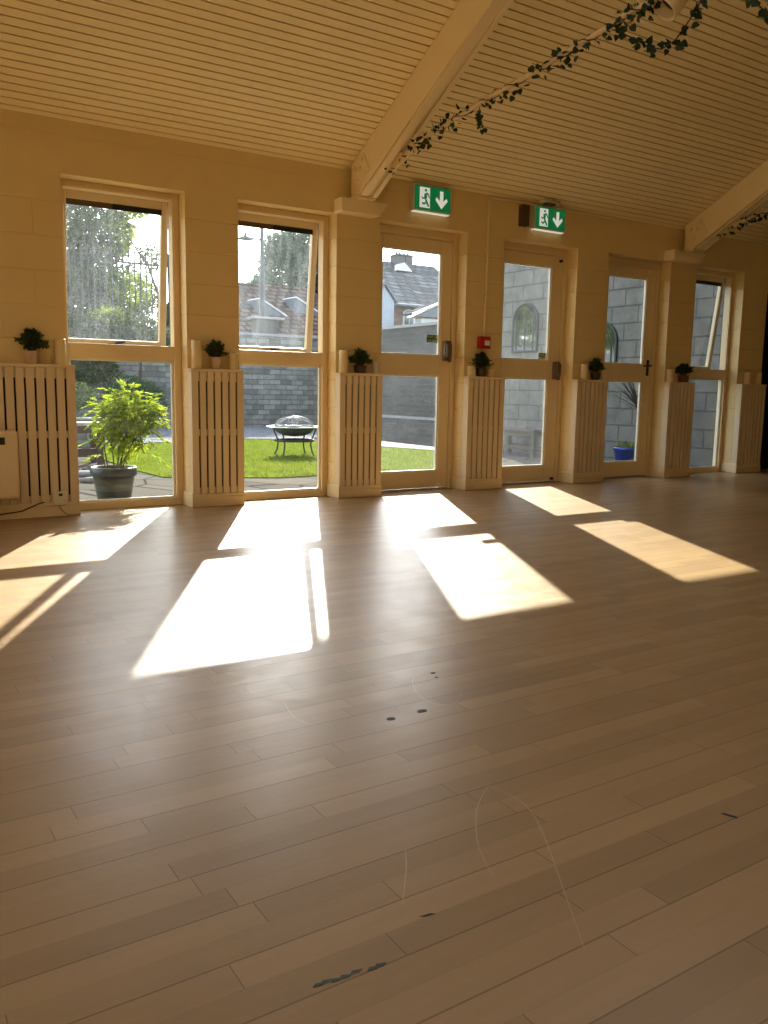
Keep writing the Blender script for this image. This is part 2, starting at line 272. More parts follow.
# ------------------------------------------------------------------ mesh builder
class MB:
    def __init__(s): s.v = []; s.f = []; s.mi = []; s.cur = 0; s.sm = []
    def add(s, vs, fs, smooth=False):
        o = len(s.v); s.v += [tuple(v) for v in vs]
        for f in fs: s.f.append([i+o for i in f]); s.mi.append(s.cur); s.sm.append(smooth)
    def box(s, x0, x1, y0, y1, z0, z1, b=0.0):
        if x0 > x1: x0, x1 = x1, x0
        if y0 > y1: y0, y1 = y1, y0
        if z0 > z1: z0, z1 = z1, z0
        if b <= 0:
            s.add([(x0,y0,z0),(x1,y0,z0),(x1,y1,z0),(x0,y1,z0),(x0,y0,z1),(x1,y0,z1),(x1,y1,z1),(x0,y1,z1)],
                  [(0,3,2,1),(4,5,6,7),(0,1,5,4),(1,2,6,5),(2,3,7,6),(3,0,4,7)])
            return
        b = min(b, (x1-x0)*.45, (y1-y0)*.45, (z1-z0)*.45)
        bm = bmesh.new(); r = bmesh.ops.create_cube(bm, size=1.0)
        for v in bm.verts: v.co = Vector((x0+(v.co.x+.5)*(x1-x0), y0+(v.co.y+.5)*(y1-y0), z0+(v.co.z+.5)*(z1-z0)))
        bmesh.ops.bevel(bm, geom=list(bm.edges), offset=b, segments=2, affect='EDGES', profile=0.5)
        bm.verts.index_update()
        s.add([v.co for v in bm.verts], [[v.index for v in f.verts] for f in bm.faces]); bm.free()
    def prism(s, poly, axis, a, b):
        """poly: 2-D outline in the two other axes (order x,y,z minus axis), extruded from a to b along axis"""
        n = len(poly)
        def P(p, t):
            if axis == 'x': return (t, p[0], p[1])
            if axis == 'y': return (p[0], t, p[1])
            return (p[0], p[1], t)
        area = sum(poly[i][0]*poly[(i+1) % n][1]-poly[(i+1) % n][0]*poly[i][1] for i in range(n))
        if (area > 0) == (axis == 'y'): poly = poly[::-1]
        if b < a: a, b = b, a
        vs = [P(p, a) for p in poly]+[P(p, b) for p in poly]
        fs = [list(range(n))[::-1], [n+i for i in range(n)]]+[(i, (i+1) % n, n+(i+1) % n, n+i) for i in range(n)]
        s.add(vs, fs)
    def tube(s, pts, r, n=8, cap=True):
        pts = [Vector(p) for p in pts]; m = len(pts); rs = r if isinstance(r, (list, tuple)) else [r]*m
        o = []; up = None
        for i, p in enumerate(pts):
            d = (pts[min(i+1, m-1)]-pts[max(i-1, 0)]).normalized()
            if up is None: up = Vector((0, 0, 1)) if abs(d.z) < 0.9 else Vector((1, 0, 0))
            a = d.cross(up).normalized(); up = a.cross(d).normalized()
            for k in range(n):
                t = 2*pi*k/n; o.append(p+(a*cos(t)+up*sin(t))*rs[i])
        fs = []
        for i in range(m-1):
            for k in range(n): fs.append((i*n+k, i*n+(k+1) % n, (i+1)*n+(k+1) % n, (i+1)*n+k))
        s.add(o, fs, True)
        if cap:
            s.add(o[:n], [list(range(n))[::-1]]); s.add(o[-n:], [list(range(n))])
    def lathe(s, prof, c=(0, 0, 0), n=24, axis='z', closed=False):
        """prof: list of (radius, height) from bottom to top (outer), may fold inward"""
        o = []
        for r, h in prof:
            for k in range(n):
                t = 2*pi*k/n; x, y = r*cos(t), r*sin(t)
                p = (x, y, h) if axis == 'z' else ((x, -h, y) if axis == 'y' else (h, x, y))
                o.append((c[0]+p[0], c[1]+p[1], c[2]+p[2]))
        fs = []
        for i in range(len(prof)-1):
            for k in range(n): fs.append((i*n+k, i*n+(k+1) % n, (i+1)*n+(k+1) % n, (i+1)*n+k))
        s.add(o, fs, True)
        if prof[0][0] > 1e-4: s.add(o[:n], [list(range(n))[::-1]])
        if prof[-1][0] > 1e-4: s.add(o[-n:], [list(range(n))])
    def leaf(s, p, d, nrm, ln, w, fold=0.15):
        p = Vector(p); d = Vector(d).normalized(); nrm = Vector(nrm)
        a = d.cross(nrm)
        if a.length < 1e-4: a = d.cross(Vector((0.3, 0.5, 0.8)))
        a.normalize(); u = a.cross(d)
        q = p+d*ln*0.45
        s.add([p, q-a*w*.5+u*fold*w, p+d*ln-u*0.1*ln, q+a*w*.5+u*fold*w], [(0, 1, 2), (0, 2, 3)])
    def ivyleaf(s, p, d, nrm, sz):
        p = Vector(p); d = Vector(d).normalized(); a = d.cross(Vector(nrm))
        if a.length < 1e-4: a = d.cross(Vector((0.3, 0.5, 0.8)))
        a.normalize(); u = a.cross(d)
        pr = [(0, 0), (-.42, .02), (-.5, .38), (-.25, .72), (0, 1.0), (.25, .72), (.5, .38), (.42, .02)]
        vs = [p+a*x*sz+d*y*sz+u*abs(x)*0.25*sz for x, y in pr]+[p+d*.45*sz]
        s.add(vs, [(8, i, (i+1) % 8) for i in range(8)])
    def build(s, name, mats, parent=None, loc=(0, 0, 0)):
        me = bpy.data.meshes.new(name); me.from_pydata(s.v, [], s.f)
        if not isinstance(mats, (list, tuple)): mats = [mats]
        for m in mats: me.materials.append(MT[m] if isinstance(m, str) else m)
        for p, i, q in zip(me.polygons, s.mi, s.sm): p.material_index = i; p.use_smooth = q
        me.update()
        o = bpy.data.objects.new(name, me); COL.objects.link(o); o.location = loc
        if parent is not None: o.parent = parent
        return o

def tag(o, label=None, cat=None, group=None, kind=None):
    if label: o['label'] = label
    if cat: o['category'] = cat
    if group: o['group'] = group
    if kind: o['kind'] = kind
    return o

def empty(name, loc, label=None, cat=None, group=None, kind=None, rz=0.0):
    o = bpy.data.objects.new(name, None); COL.objects.link(o); o.location = loc; o.rotation_euler.z = rz
    o.empty_display_size = 0.1
    return tag(o, label, cat, group, kind)

def rdir(rng=random):
    while True:
        v = Vector((rng.uniform(-1, 1), rng.uniform(-1, 1), rng.uniform(-1, 1)))
        if 0.05 < v.length < 1: return v.normalized()

# ------------------------------------------------------------------ room shell
XS = [1.236, 2.064, 2.463, 3.281, 3.677, 4.565, 4.978, 5.884, 6.294, 7.212, 7.624, 8.441, 8.885]
LZ, EZ, CT = 2.217, 2.552, 1.0
DC = 0.075
TA = math.tan(radians(28)); CA, SA = cos(radians(28)), sin(radians(28))
X0, X1, Y1 = -6.5, 13.5, -12.0
ADDED_LEFT = [(-1.55, -.73), (-2.77, -1.95), (-3.99, -3.17), (-5.21, -4.39)]   # unseen windows added further left to bring more daylight indoors
YR = -6.0

f = MB(); f.box(X0, X1, Y1, 0.26, -0.12, 0.0)
floor = tag(f.build('floor', 'floor'), 'strip wood sports hall floor with worn satin varnish', 'floor', kind='structure')

w = MB()
w.cur = 1
xr = XS[0]
for la, lb in ADDED_LEFT: w.box(lb, xr, 0, 0.20, 0, LZ); xr = la
w.box(X0, xr, 0, 0.20, 0, LZ)
w.cur = 0
for i in range(1, 11, 2): w.box(XS[i], XS[i+1], 0, 0.20, 0, LZ)
w.box(XS[11], XS[12], 0, 0.20, 0, LZ)
w.cur = 1; w.box(9.95, X1, 0, 0.20, 0, LZ)
w.cur = 2
w.box(X0, X1, 0, 0.20, LZ, 2.4535); w.box(X0, X1, 0.004, 0.20, 2.4535, 2.457); w.box(X0, X1, 0, 0.20, 2.457, EZ+0.25)
w.cur = 3
for a_, b_ in [(XS[k], XS[k+1]) for k in range(1, 11, 2)]+[(XS[11], 9.95), (9.95, X1)]: w.box(a_, b_, .2001, .235, -.1, LZ)
xr = XS[0]
for la, lb in ADDED_LEFT+[(X0, X0)]: w.box(lb, xr, .2001, .235, -.1, LZ); xr = la
w.box(X0, X1, .2001, .235, LZ, EZ+.25)
tag(w.build('wall_back', ['wall', 'wallv', 'band', 'outer']), 'cream painted blockwork wall pierced by six tall glazed openings', 'wall', kind='structure')
for nm, bx in (('wall_left', (X0-.2, X0, Y1, 0.3, 0, 5.8)), ('wall_right', (X1, X1+.2, Y1, 0.3, 0, 5.8)), ('wall_front', (X0, X1, Y1-.2, Y1, 0, EZ+.2))):
    q = MB(); q.box(*bx); tag(q.build(nm, 'backwall'), 'plain painted hall wall', 'wall', kind='structure')

c = MB()
pit, sw, th = 0.0583, 0.0490, 0.018
n = int((-YR)/CA/pit)
ROOF = {0: ((2.70, 4.70), [(-4.6, -3.2), (-2.5, -1.1), (-.5, .9), (1.3, 2.7), (3.6, 5.0)]), 1: ((90.0, 91.0), [])}   # rooflights added to light the hall, unseen in the near slope above the viewer
def slope_pts(u0, u1, t0, t1, side):
    # u along the slope from the eave, t perpendicular (up)
    pts = []
    for u, t in ((u0, t0), (u1, t0), (u1, t1), (u0, t1)):
        yy, zz = -(u*CA)+t*SA, EZ+u*SA+t*CA
        if side: yy = 2*YR-yy
        pts.append((yy, zz))
    return pts
def slope_box(u0, u1, t0, t1, side):
    (ua, ub), xs_ = ROOF[side]
    if u1 <= ua or u0 >= ub: spans = [(X0, X1)]; c.prism(slope_pts(u0, u1, t0, t1, side), 'x', X0, X1); return
    if u0 < ua: slope_box(u0, ua, t0, t1, side); u0 = ua
    if u1 > ub: slope_box(ub, u1, t0, t1, side); u1 = ub
    xr = X0
    for a_, b_ in xs_+[(X1, X1)]:
        c.prism(slope_pts(u0, u1, t0, t1, side), 'x', xr, a_); xr = b_
n2 = int(6.95/pit)
for side in (0, 1):
    c.cur = 0
    slope_box(-0.02, 0.035, 0, th, side)
    for k in range(n2):
        slope_box(0.0425+k*pit, min(0.0425+k*pit+sw, 6.79), 0, th, side) if k*pit < 6.74 else None
    c.cur = 1
    slope_box(-0.35, 6.93, th+0.02, th+0.10, side)
tag(c.build('ceiling', ['slat', 'gap']), 'pitched ceiling of narrow cream painted boards with dark gaps', 'ceiling', kind='structure')

# skirting on the piers and plinth in front of the radiator covers
b = MB()
for i in range(1, 13, 2):
    a0, a1 = XS[i], XS[i+1]
    b.box(a0-0.012, a0, -DC-0.012, 0.117, 0, 0.105, .004)
    b.box(a0, a1, -DC-0.012, 0.0, 0, 0.07, .004)
    b.box(a0, a1, -DC-0.006, 0.0, 0.07, 0.095, .004)
b.box(-.73, 1.27, -DC-0.012, 0, 0, 0.07, .004); b.box(-.73, 1.27, -DC-0.006, 0, 0.07, 0.095, .004)
b.box(9.95, X1, -0.015, 0, 0, 0.1)
tag(b.build('baseboard_back', 'paint'), 'cream painted skirting and plinths', 'baseboard', kind='structure')

# padstones under the beams
for k, (xa, xb) in enumerate(((3.255, 3.66), (7.10, 7.575))):
    q = MB()
    q.prism([(xa, 2.315), (xb, 2.315), (xb, 2.30), (xb-.06, 2.215), (xa+.012, 2.215), (xa, 2.23)], 'y', -0.125, 0.0)
    tag(q.build('trim_%d' % (k+1), 'beam'), 'cream padstone under a roof beam', 'trim', kind='structure')

def added_rooflights():  # unseen roof windows, added for their daylight
    k = 20
    for side in (0, 1):
        (ua, ub), xs_ = ROOF[side]
        for a_, b_ in xs_:
            o = empty('window_%d' % k, (a_, 0, 0), 'unseen rooflight added high in the pitched ceiling to brighten the hall', 'window', kind='structure'); k += 1
            q = MB(); W = b_-a_
            for u0, u1, x0, x1 in ((ua, ua+.05, 0, W), (ub-.05, ub, 0, W), (ua+.05, ub-.05, 0, .05), (ua+.05, ub-.05, W-.05, W)): q.prism(slope_pts(u0, u1, 0, .14, side), 'x', x0, x1)
            q.build('window_frame', 'paint', o)
            q = MB(); q.prism(slope_pts(ua+.04, ub-.04, .10, .106, side), 'x', .04, W-.04); q.build('pane', 'g_clean', o)

# ------------------------------------------------------------------ windows and doors
GLZ = 0.19
def frame_rect(mb, x0, x1, z0, z1, y0, y1, wl, wr, wt, wb, bev=.004):
    mb.box(x0, x0+wl, y0, y1, z0, z1, bev); mb.box(x1-wr, x1, y0, y1, z0, z1, bev)
    mb.box(x0+wl, x1-wr, y0, y1, z1-wt, z1, bev); mb.box(x0+wl, x1-wr, y0, y1, z0, z0+wb, bev)

def window(idx, xa, xb, ang, gu, glow, label):
    root = empty('window_%d' % idx, (xa, 0.13, 0), label, 'window', kind='structure')
    W = xb-xa; P = lambda mb, nm, m, par=root, loc=(0, 0, 0): mb.build(nm, m, par, loc)
    fr = MB()
    jw = 0.055; jl = 0.040
    fr.box(0, jl, 0, .07, 0, LZ, .004); fr.box(W-jw, W, 0, .07, 0, LZ, .004)
    fr.box(jl, W-jw, 0, .07, LZ-.05, LZ, .004); fr.box(jl, W-jw, 0, .07, 0, .055, .004); fr.box(jl, W-jw, -.008, .07, 1.055, 1.155, .004)
    # raised architrave lip
    fr.box(jl-.02, jl, -.012, 0, 0.04, LZ-.03, .003); fr.box(W-jw, W-jw+.02, -.012, 0, 0.04, LZ-.03, .003); fr.box(jw, W-jw, -.012, 0, LZ-.05, LZ-.03, .003)
    P(fr, 'window_frame', 'paint')
    for b_ in ((0, jl-.001, .0701, .0755, 0, LZ), (W-jw+.001, W, .0701, .0755, 0, LZ), (jl, W-jw, .0701, .0755, LZ-.049, LZ), (jl, W-jw, .0701, .0755, 1.056, 1.154)):
        fc = MB(); fc.box(*b_); P(fc, 'outer_capping', 'darkstain')
    # fixed lower pane with beads
    bd = MB(); frame_rect(bd, jl, W-jw, .055, 1.055, .012, .032, .018, .018, .018, .012, .003); P(bd, 'glazing_bead', 'bead')
    g = MB(); g.box(jl, W-jw, .034, .040, .06, 1.05); P(g, 'lower_pane', glow)
    # top-hung sash, bottom pushed outwards
    sx0, sx1, sz0, sz1 = jl-.010, W-jw+.010, 1.146, LZ-.040
    piv = Vector(((sx0+sx1)/2, .099, sz1))
    hw, hh = (sx1-sx0)/2, sz1-sz0
    sa = MB(); sa.box(-hw, -hw+.050, -.022, .022, -hh, 0, .004); sa.box(hw-.050, hw, -.022, .022, -hh, 0, .004); sa.box(-hw+.050, hw-.050, -.022, .022, -.06, 0, .004); sa.box(-hw+.050, hw-.050, -.022, .022, -hh, -hh+.042, .004)
    so = sa.build('sash', 'sash', root, piv); so.rotation_euler.x = ang
    g = MB(); g.box(-hw+.04, hw-.04, -.003, .003, -hh+.03, -.045); g.build('sash_pane', gu, so)
    tv = MB(); tv.box(-hw+.05, -0.02, -.020, -.006, -.098, -.06, .003); tv.cur = 1; tv.box(-.02, hw-.05, -.024, -.006, -.098, -.06, .003)
    tv.build('gap_shadow_strip', ['grille', 'blackmetal'], so)  # dark strips paint the gap shadow at the sash head
    st = MB(); st.tube([(0.0, -.024, -hh+.02), (.07, -.035, -hh+.035)], .006); st.box(-.05, .07, -.030, -.022, -hh+.008, -hh+.018); st.build('casement_stay', 'blackmetal', so)
    # painted sill strip outside
    si = MB(); si.box(-.0, W, .0705, .15, -.02, .03, .004); P(si, 'outer_sill', 'offwhite')
    return root
window(1, XS[0], XS[1], radians(7.0), 'g_w1', 'g_low', 'leftmost tall window, potted shrub outside')
window(2, XS[2], XS[3], radians(6.5), 'g_w2', 'g_low', 'second tall window, fire pit outside')
window(3, XS[10], XS[11], radians(6.5), 'g_clean', 'g_clean', 'farthest tall window on the right, top sash propped open')

def text_part(name, txt, size, mat, parent, loc):
    cu = bpy.data.curves.new(name, 'FONT'); cu.body = txt; cu.size = size; cu.extrude = 0.0004; cu.align_x = 'CENTER'; cu.align_y = 'CENTER'; cu.space_line = 0.85
    tmp = bpy.data.objects.new(name, cu); COL.objects.link(tmp)
    dg = bpy.context.evaluated_depsgraph_get(); me = bpy.data.meshes.new_from_object(tmp.evaluated_get(dg))
    bpy.data.objects.remove(tmp); bpy.data.curves.remove(cu)
    me.materials.clear(); me.materials.append(MT[mat])
    o = bpy.data.objects.new(name, me); COL.objects.link(o); o.parent = parent; o.location = loc; o.rotation_euler = (pi/2, 0, 0)
    return o

def door(idx, xa, xb, gx0, gx1, gu, gl, kind, label, stick=None):
    root = empty('door_%d' % idx, (xa, 0.13, 0), label, 'door', kind='structure')
    W = xb-xa; jw = .05; HD = 2.145
    fr = MB(); fr.box(0, jw, 0, .11, 0, LZ, .004); fr.box(W-jw, W, 0, .11, 0, LZ, .004); fr.box(jw, W-jw, 0, .11, HD+.004, LZ, .004)
    fr.box(jw-.018, jw, -.012, 0, 0, HD+.03, .003); fr.box(W-jw, W-jw+.018, -.012, 0, 0, HD+.03, .003); fr.box(jw, W-jw, -.012, 0, HD+.012, HD+.03, .003)
    fr.build('door_frame', 'paint', root)
    th_ = MB(); th_.box(jw, W-jw, 0, .12, 0, .012, .003); th_.build('threshold', 'zinc', root)
    a0, a1 = jw+.004, W-jw-.004; g0, g1 = gx0-xa, gx1-xa
    lf = MB()
    lf.box(a0, g0, .004, .048, .016, HD, .004); lf.box(g1, a1, .004, .048, .016, HD, .004)
    lf.box(g0, g1, .004, .048, .016, .163, .004); lf.box(g0, g1, .004, .048, 1.0, 1.172, .004); lf.box(g0, g1, .004, .048, 2.04, HD, .004)
    leaf = lf.build('door_leaf', 'paint', root)
    bd = MB()
    for z0, z1 in ((.163, 1.0), (1.172, 2.04)): frame_rect(bd, g0, g1, z0, z1, .012, .034, .012, .012, .010, .012, .003)
    bd.build('glazing_bead', 'bead', leaf)
    for nm, z0, z1, mt in (('lower_pane', .165, .998, gl), ('upper_pane', 1.174, 2.038, gu)):
        g = MB(); g.box(g0, g1, .036, .042, z0, z1); p = g.build(nm, mt, leaf)
        if nm == 'upper_pane' and stick:
            sx0, sx1, sz0, sz1, base, txtm = stick
            s = MB(); s.box(sx0-xa, sx1-xa, .0345, .0357, sz0, sz1); so = s.build('push_sticker', base, leaf)
            text_part('sticker_lettering', 'Push pad\nto open', .036, txtm, so, ((sx0+sx1)/2-xa, .0340, (sz0+sz1)/2))
    if kind == 'pad':
        hx = a1-.052
        h = MB(); h.box(hx-.036, hx+.036, -.042, .004, 1.0 if idx == 2 else 1.13, 1.165 if idx == 2 else 1.305, .010)
        zc = 1.0 if idx == 2 else 1.13
        h.box(hx-.028, hx+.028, -.062, -.040, zc+.03, zc+.15, .012)
        ho = h.build('push_pad', 'greymetal', leaf)
        k = MB(); k.lathe([(.014, 0), (.016, .02), (.012, .03)], (hx+.03, -.005, zc+.005), 12, 'y'); k.build('pad_latch', 'greymetal', ho)
    else:
        hx = a1-.06
        h = MB(); h.box(hx-.018, hx+.018, -.006, .004, 1.06, 1.225, .006); ho = h.build('handle_plate', 'blackmetal', leaf)
        k = MB(); k.tube([(hx, -.006, 1.165), (hx, -.05, 1.165), (hx-.02, -.056, 1.165), (hx-.125, -.056, 1.158)], [.010, .010, .010, .008], 10); k.build('lever', 'blackmetal', ho)
    return root, leaf, a1
door(1, XS[4], XS[5], 3.79, 4.40, 'g_d1', 'g_d1', 'pad', 'left glazed fire door, lawn outside', (4.277, 4.415, 1.288, 1.352, 'stickg', 'sticky'))
r2, l2, a2 = door(2, XS[6], XS[7], 5.10, 5.69, 'g_d2', 'g_d2', 'pad', 'middle glazed fire door with dusty glass', (5.59, 5.725, 1.186, 1.246, 'stickd', 'sticky'))
for zc in (2.105, .035):
    q = MB(); q.lathe([(.014, 0), (.014, .02), (.008, .03)], (a2-.04, .004, zc), 12, 'y'); q.build('door_bolt', 'blackmetal', l2)
door(3, XS[8], XS[9], 6.46, 7.03, 'g_clean', 'g_clean', 'lever', 'right glazed door with a black lever handle')
# dark doorway at the far right
dk = empty('door_4', (8.885, 0, 0), 'dark doorway at the far right end', 'door', kind='structure')
q = MB(); q.box(0.03, 1.022, .10, .15, 0.004, 2.0, .004); q.build('door_leaf', 'doorway_shade', dk)  # near-black panel stands in for the unlit space beyond the doorway
q = MB(); q.box(0.0, .03, .012, .2, 0, 2.04, .004); q.box(1.022, 1.052, .012, .2, 0, 2.04, .004); q.box(.03, 1.022, .012, .2, 2.0, 2.04, .004); q.build('door_frame', 'redwood', dk)
q = MB(); q.box(0, 1.052, 0, .225, 2.04, LZ, 0); q.build('door_head', 'band', dk)

added_rooflights()
for k, (la, lb) in enumerate(ADDED_LEFT): window(4+k, la, lb, radians(6.0), 'g_low', 'g_low', 'unseen tall window added further left to brighten the hall')

# ------------------------------------------------------------------ radiator covers
def cover(xa, xb, label, nsl):
    o = empty('radiator_cover', (xa, -DC, 0), label, 'radiator cover', 'slatted radiator covers along the window wall')
    W = xb-xa
    t = MB(); t.box(-.006, W+.004, -.006, DC-.001, CT-.022, CT, .004); t.build('cover_top', 'cover', o)
    for s in (0, 1):
        p = MB(); xx = 0 if s == 0 else W-.018; p.box(xx, xx+.018, .016, DC-.001, .0955, CT-.0225, .002); p.build('side_panel', 'cover', o)
    sl = MB(); pitch = W/nsl; gap = .013
    for k in range(nsl): sl.box(k*pitch+(gap/2 if k else 0), (k+1)*pitch-(gap/2 if k < nsl-1 else 0), 0, .0155, .0955, CT-.0225, .002)
    sl.build('slatted_front', 'cover', o)
    for z0, z1 in ((.0955, .14), (.52, .565), (CT-.09, CT-.0225)):
        r = MB(); r.box(.018, W-.018, .016, .028, z0, z1); r.build('cross_rail', 'cover', o)
    bk = MB(); bk.box(.018, W-.018, DC-.012, DC-.001, .10, CT-.03); bk.build('dark_backing', 'recess_shade', o)  # dark sheet paints the shade seen between the slats
    return o
cover(-0.60, 1.268, 'long slatted radiator cover at the far left, behind the cream wall heater', 30)
for i, lb in zip(range(1, 13, 2), (
        'slatted radiator cover between the two left windows',
        'slatted radiator cover under the first roof beam, between a window and a door',
        'slatted radiator cover under the red fire alarm call point',
        'slatted radiator cover between the dusty glass door and the lever handle door',
        'slatted radiator cover under the second roof beam, right of the lever handle door',
        'slatted radiator cover beside the dark doorway at the far right')):
    cover(XS[i], XS[i+1], lb, 7)

# ------------------------------------------------------------------ things on the covers
SY = -0.039
def candle(x, r, h, label, glass=False):
    o = empty('candle' if not glass else 'candle_glass', (x, SY, CT), label, 'candle' if not glass else 'candle holder', 'candles on the radiator covers')
    c = MB()
    if glass:
        c.lathe([(r*.8, 0), (r*.92, h*.1), (r*.95, h*.6), (r*1.02, h*.97), (r*.98, h), (r*.88, h*.96), (r*.8, h*.3), (0.0, h*.28)], n=20); c.build('glass_holder', 'glassjar', o)
        l = MB(); l.lathe([(r*.6, h*.29), (r*.6, h*.6), (0.0, h*.58)], n=16); l.build('wax', 'candle', o)
    else:
        c.lathe([(r*.97, 0), (r, .004), (r, h-.006), (r*.95, h), (r*.8, h-.001), (r*.55, h-.010), (0.0, h-.012)], n=24); c.build('wax', 'candle', o)
        k = MB(); k.tube([(0, 0, h-.014), (.001, 0, h-.002), (.003, .001, h+.006)], .0016, 6); k.build('wick', 'wick', o)
    return o
candle(1.187, .036, .165, 'fat cream pillar candle at the left window edge, on the long left cover')
candle(2.118, .036, .20, 'tall cream pillar candle left of the pale potted plant between the two left windows')
candle(2.397, .034, .118, 'short cream pillar candle right of the pale potted plant between the two left windows')
candle(3.329, .036, .175, 'tall cream pillar candle under the first roof beam')
candle(3.632, .030, .095, 'small glass candle holder beside the left fire door, right of a dark potted plant', True)
candle(4.621, .036, .088, 'short cream candle under the fire alarm call point, left of a potted plant')
candle(4.842, .030, .066, 'low pale candle under the fire alarm call point, right of a potted plant')
candle(6.000, .036, .145, 'tall cream candle on the cover between the dusty door and the lever handle door')
candle(6.258, .026, .085, 'short pale candle beside the upper pane of the lever handle door')
candle(7.262, .036, .13, 'cream candle on the cover under the second roof beam')
candle(8.575, .036, .13, 'left one of the two cream candles beside the dark doorway')
candle(8.775, .036, .13, 'right one of the two cream candles beside the dark doorway')

def herb(x, pr, ph, sx, top, potm, label, seed):
    rng = random.Random(seed)
    o = empty('potted_plant', (x, SY, CT), label, 'potted plant', 'small potted plants on the radiator covers')
    p = MB(); p.lathe([(pr*.72, 0), (pr*.80, .006), (pr*.95, ph*.75), (pr, ph*.98), (pr*.97, ph), (pr*.86, ph), (pr*.82, ph*.85), (0, ph*.84)], n=22); p.build('pot', potm, o)
    st = MB(); lv = MB(); hh = top-ph
    for k in range(60):
        a = rng.uniform(0, 2*pi); e = rng.uniform(.15, 1.0)
        tip = Vector((cos(a)*sx*e*rng.uniform(.75, 1.0), sin(a)*.055*e, ph+hh*(1-.78*e*e)*rng.uniform(.75, 1)))
        base = Vector((cos(a)*pr*.3, sin(a)*pr*.3, ph*.84)); mid = base.lerp(tip, .5)+Vector((0, 0, .25*hh))
        pts = [base, mid, tip]; st.tube(pts, [.0022, .0018, .001], 5)
        for j in range(13):
            t = rng.uniform(.3, 1.0); q = base*(1-t)**2+mid*2*t*(1-t)+tip*t*t
            if q.z < ph*.9: q.z = ph*.9+rng.uniform(0, .01)
            d = rdir(rng); d.y *= .5; d.z = d.z*.7+.25
            q.y = min(q.y, .025)
            ln = rng.uniform(.018, .032)
            if q.y+d.y*ln > .032: d.y = -abs(d.y)
            lv.leaf(q, d, rdir(rng), ln, ln*.55)
    st.build('stems', 'stem', o); lv.build('foliage', 'herb', o)
    return o
herb(1.010, .042, .082, .125, .225, 'potpink', 'small bushy plant in a pale clay pot on the long left cover', 1)
herb(2.262, .044, .085, .115, .205, 'potpink', 'small bushy plant in a pale clay pot between the two left windows', 2)
herb(3.485, .055, .060, .128, .190, 'potdark', 'small dark bushy plant in a low dark pot beside the left fire door', 3)
herb(4.732, .048, .080, .135, .215, 'potdark', 'small bushy plant in a dark pot under the fire alarm call point', 4)
herb(6.155, .050, .075, .132, .212, 'potdark', 'small bushy plant in a dark pot between the dusty door and the lever handle door', 5)
herb(7.466, .060, .075, .160, .210, 'potred', 'small bushy plant in a reddish brown pot under the second roof beam', 6)

# wall heater, spur, cable
o = empty('wall_heater', (0.55, -DC-.012, .138), 'cream enamel convector heater at the far left edge of the picture', 'heater')
q = MB(); q.box(-.335, .335, -.088, -.014, 0, .44, .022); q.build('casing', 'heater', o)
q = MB(); q.box(-.30, .265, -.0915, -.086, .345, .405, .004); q.build('grille_frame', 'heater', o)
q = MB(); q.box(-.29, .255, -.0930, -.0912, .352, .398); gz = q.build('outlet_slot', 'recess_shade', o)  # dark strip paints the shade of the outlet opening
for k in range(11):
    q = MB(); q.box(-.285+k*.05, -.279+k*.05, -.0955, -.0931, .352, .398); q.build('grille_bar', 'heater', gz)
for xx in (-.25, .19):
    q = MB(); q.box(xx, xx+.06, -.0138, 0, .05, .4); q.build('wall_bracket', 'heater', o)
q = MB()
for k in range(24): q.box(-.30+k*.025, -.288+k*.025, -.07, -.03, -.012, 0)
q.build('intake_fins', 'heater', o)
o = empty('fused_spur', (1.14, -DC, .122), 'pale square fused spur switch low on the long left cover', 'socket')
q = MB(); q.box(-.046, .046, -.032, -.001, -.046, .046, .006); q.build('faceplate', 'offwhite', o)
q = MB(); q.box(-.012, .012, -.037, -.0315, .018, .032, .002); q.build('switch', 'wick', o)
q = MB(); q.tube([(1.13, -DC-.019, .075), (1.145, -DC-.022, .045), (1.18, -DC-.03, .012), (1.235, -DC-.03, .008), (1.262, -DC-.03, .010)], .005, 8)
tag(q.build('power_cable', 'cable'), 'cream cable curling from the fused spur to the floor', 'cable')
q = MB(); q.tube([(1.04, -DC-.007, .10), (1.0, -DC-.009, .09), (.9, -DC-.018, .05), (.75, -DC-.019, .035), (.5, -DC-.019, .03)], .004, 8)
tag(q.build('power_cable', 'vine'), 'dark cable running left along the plinth under the wall heater', 'cable')

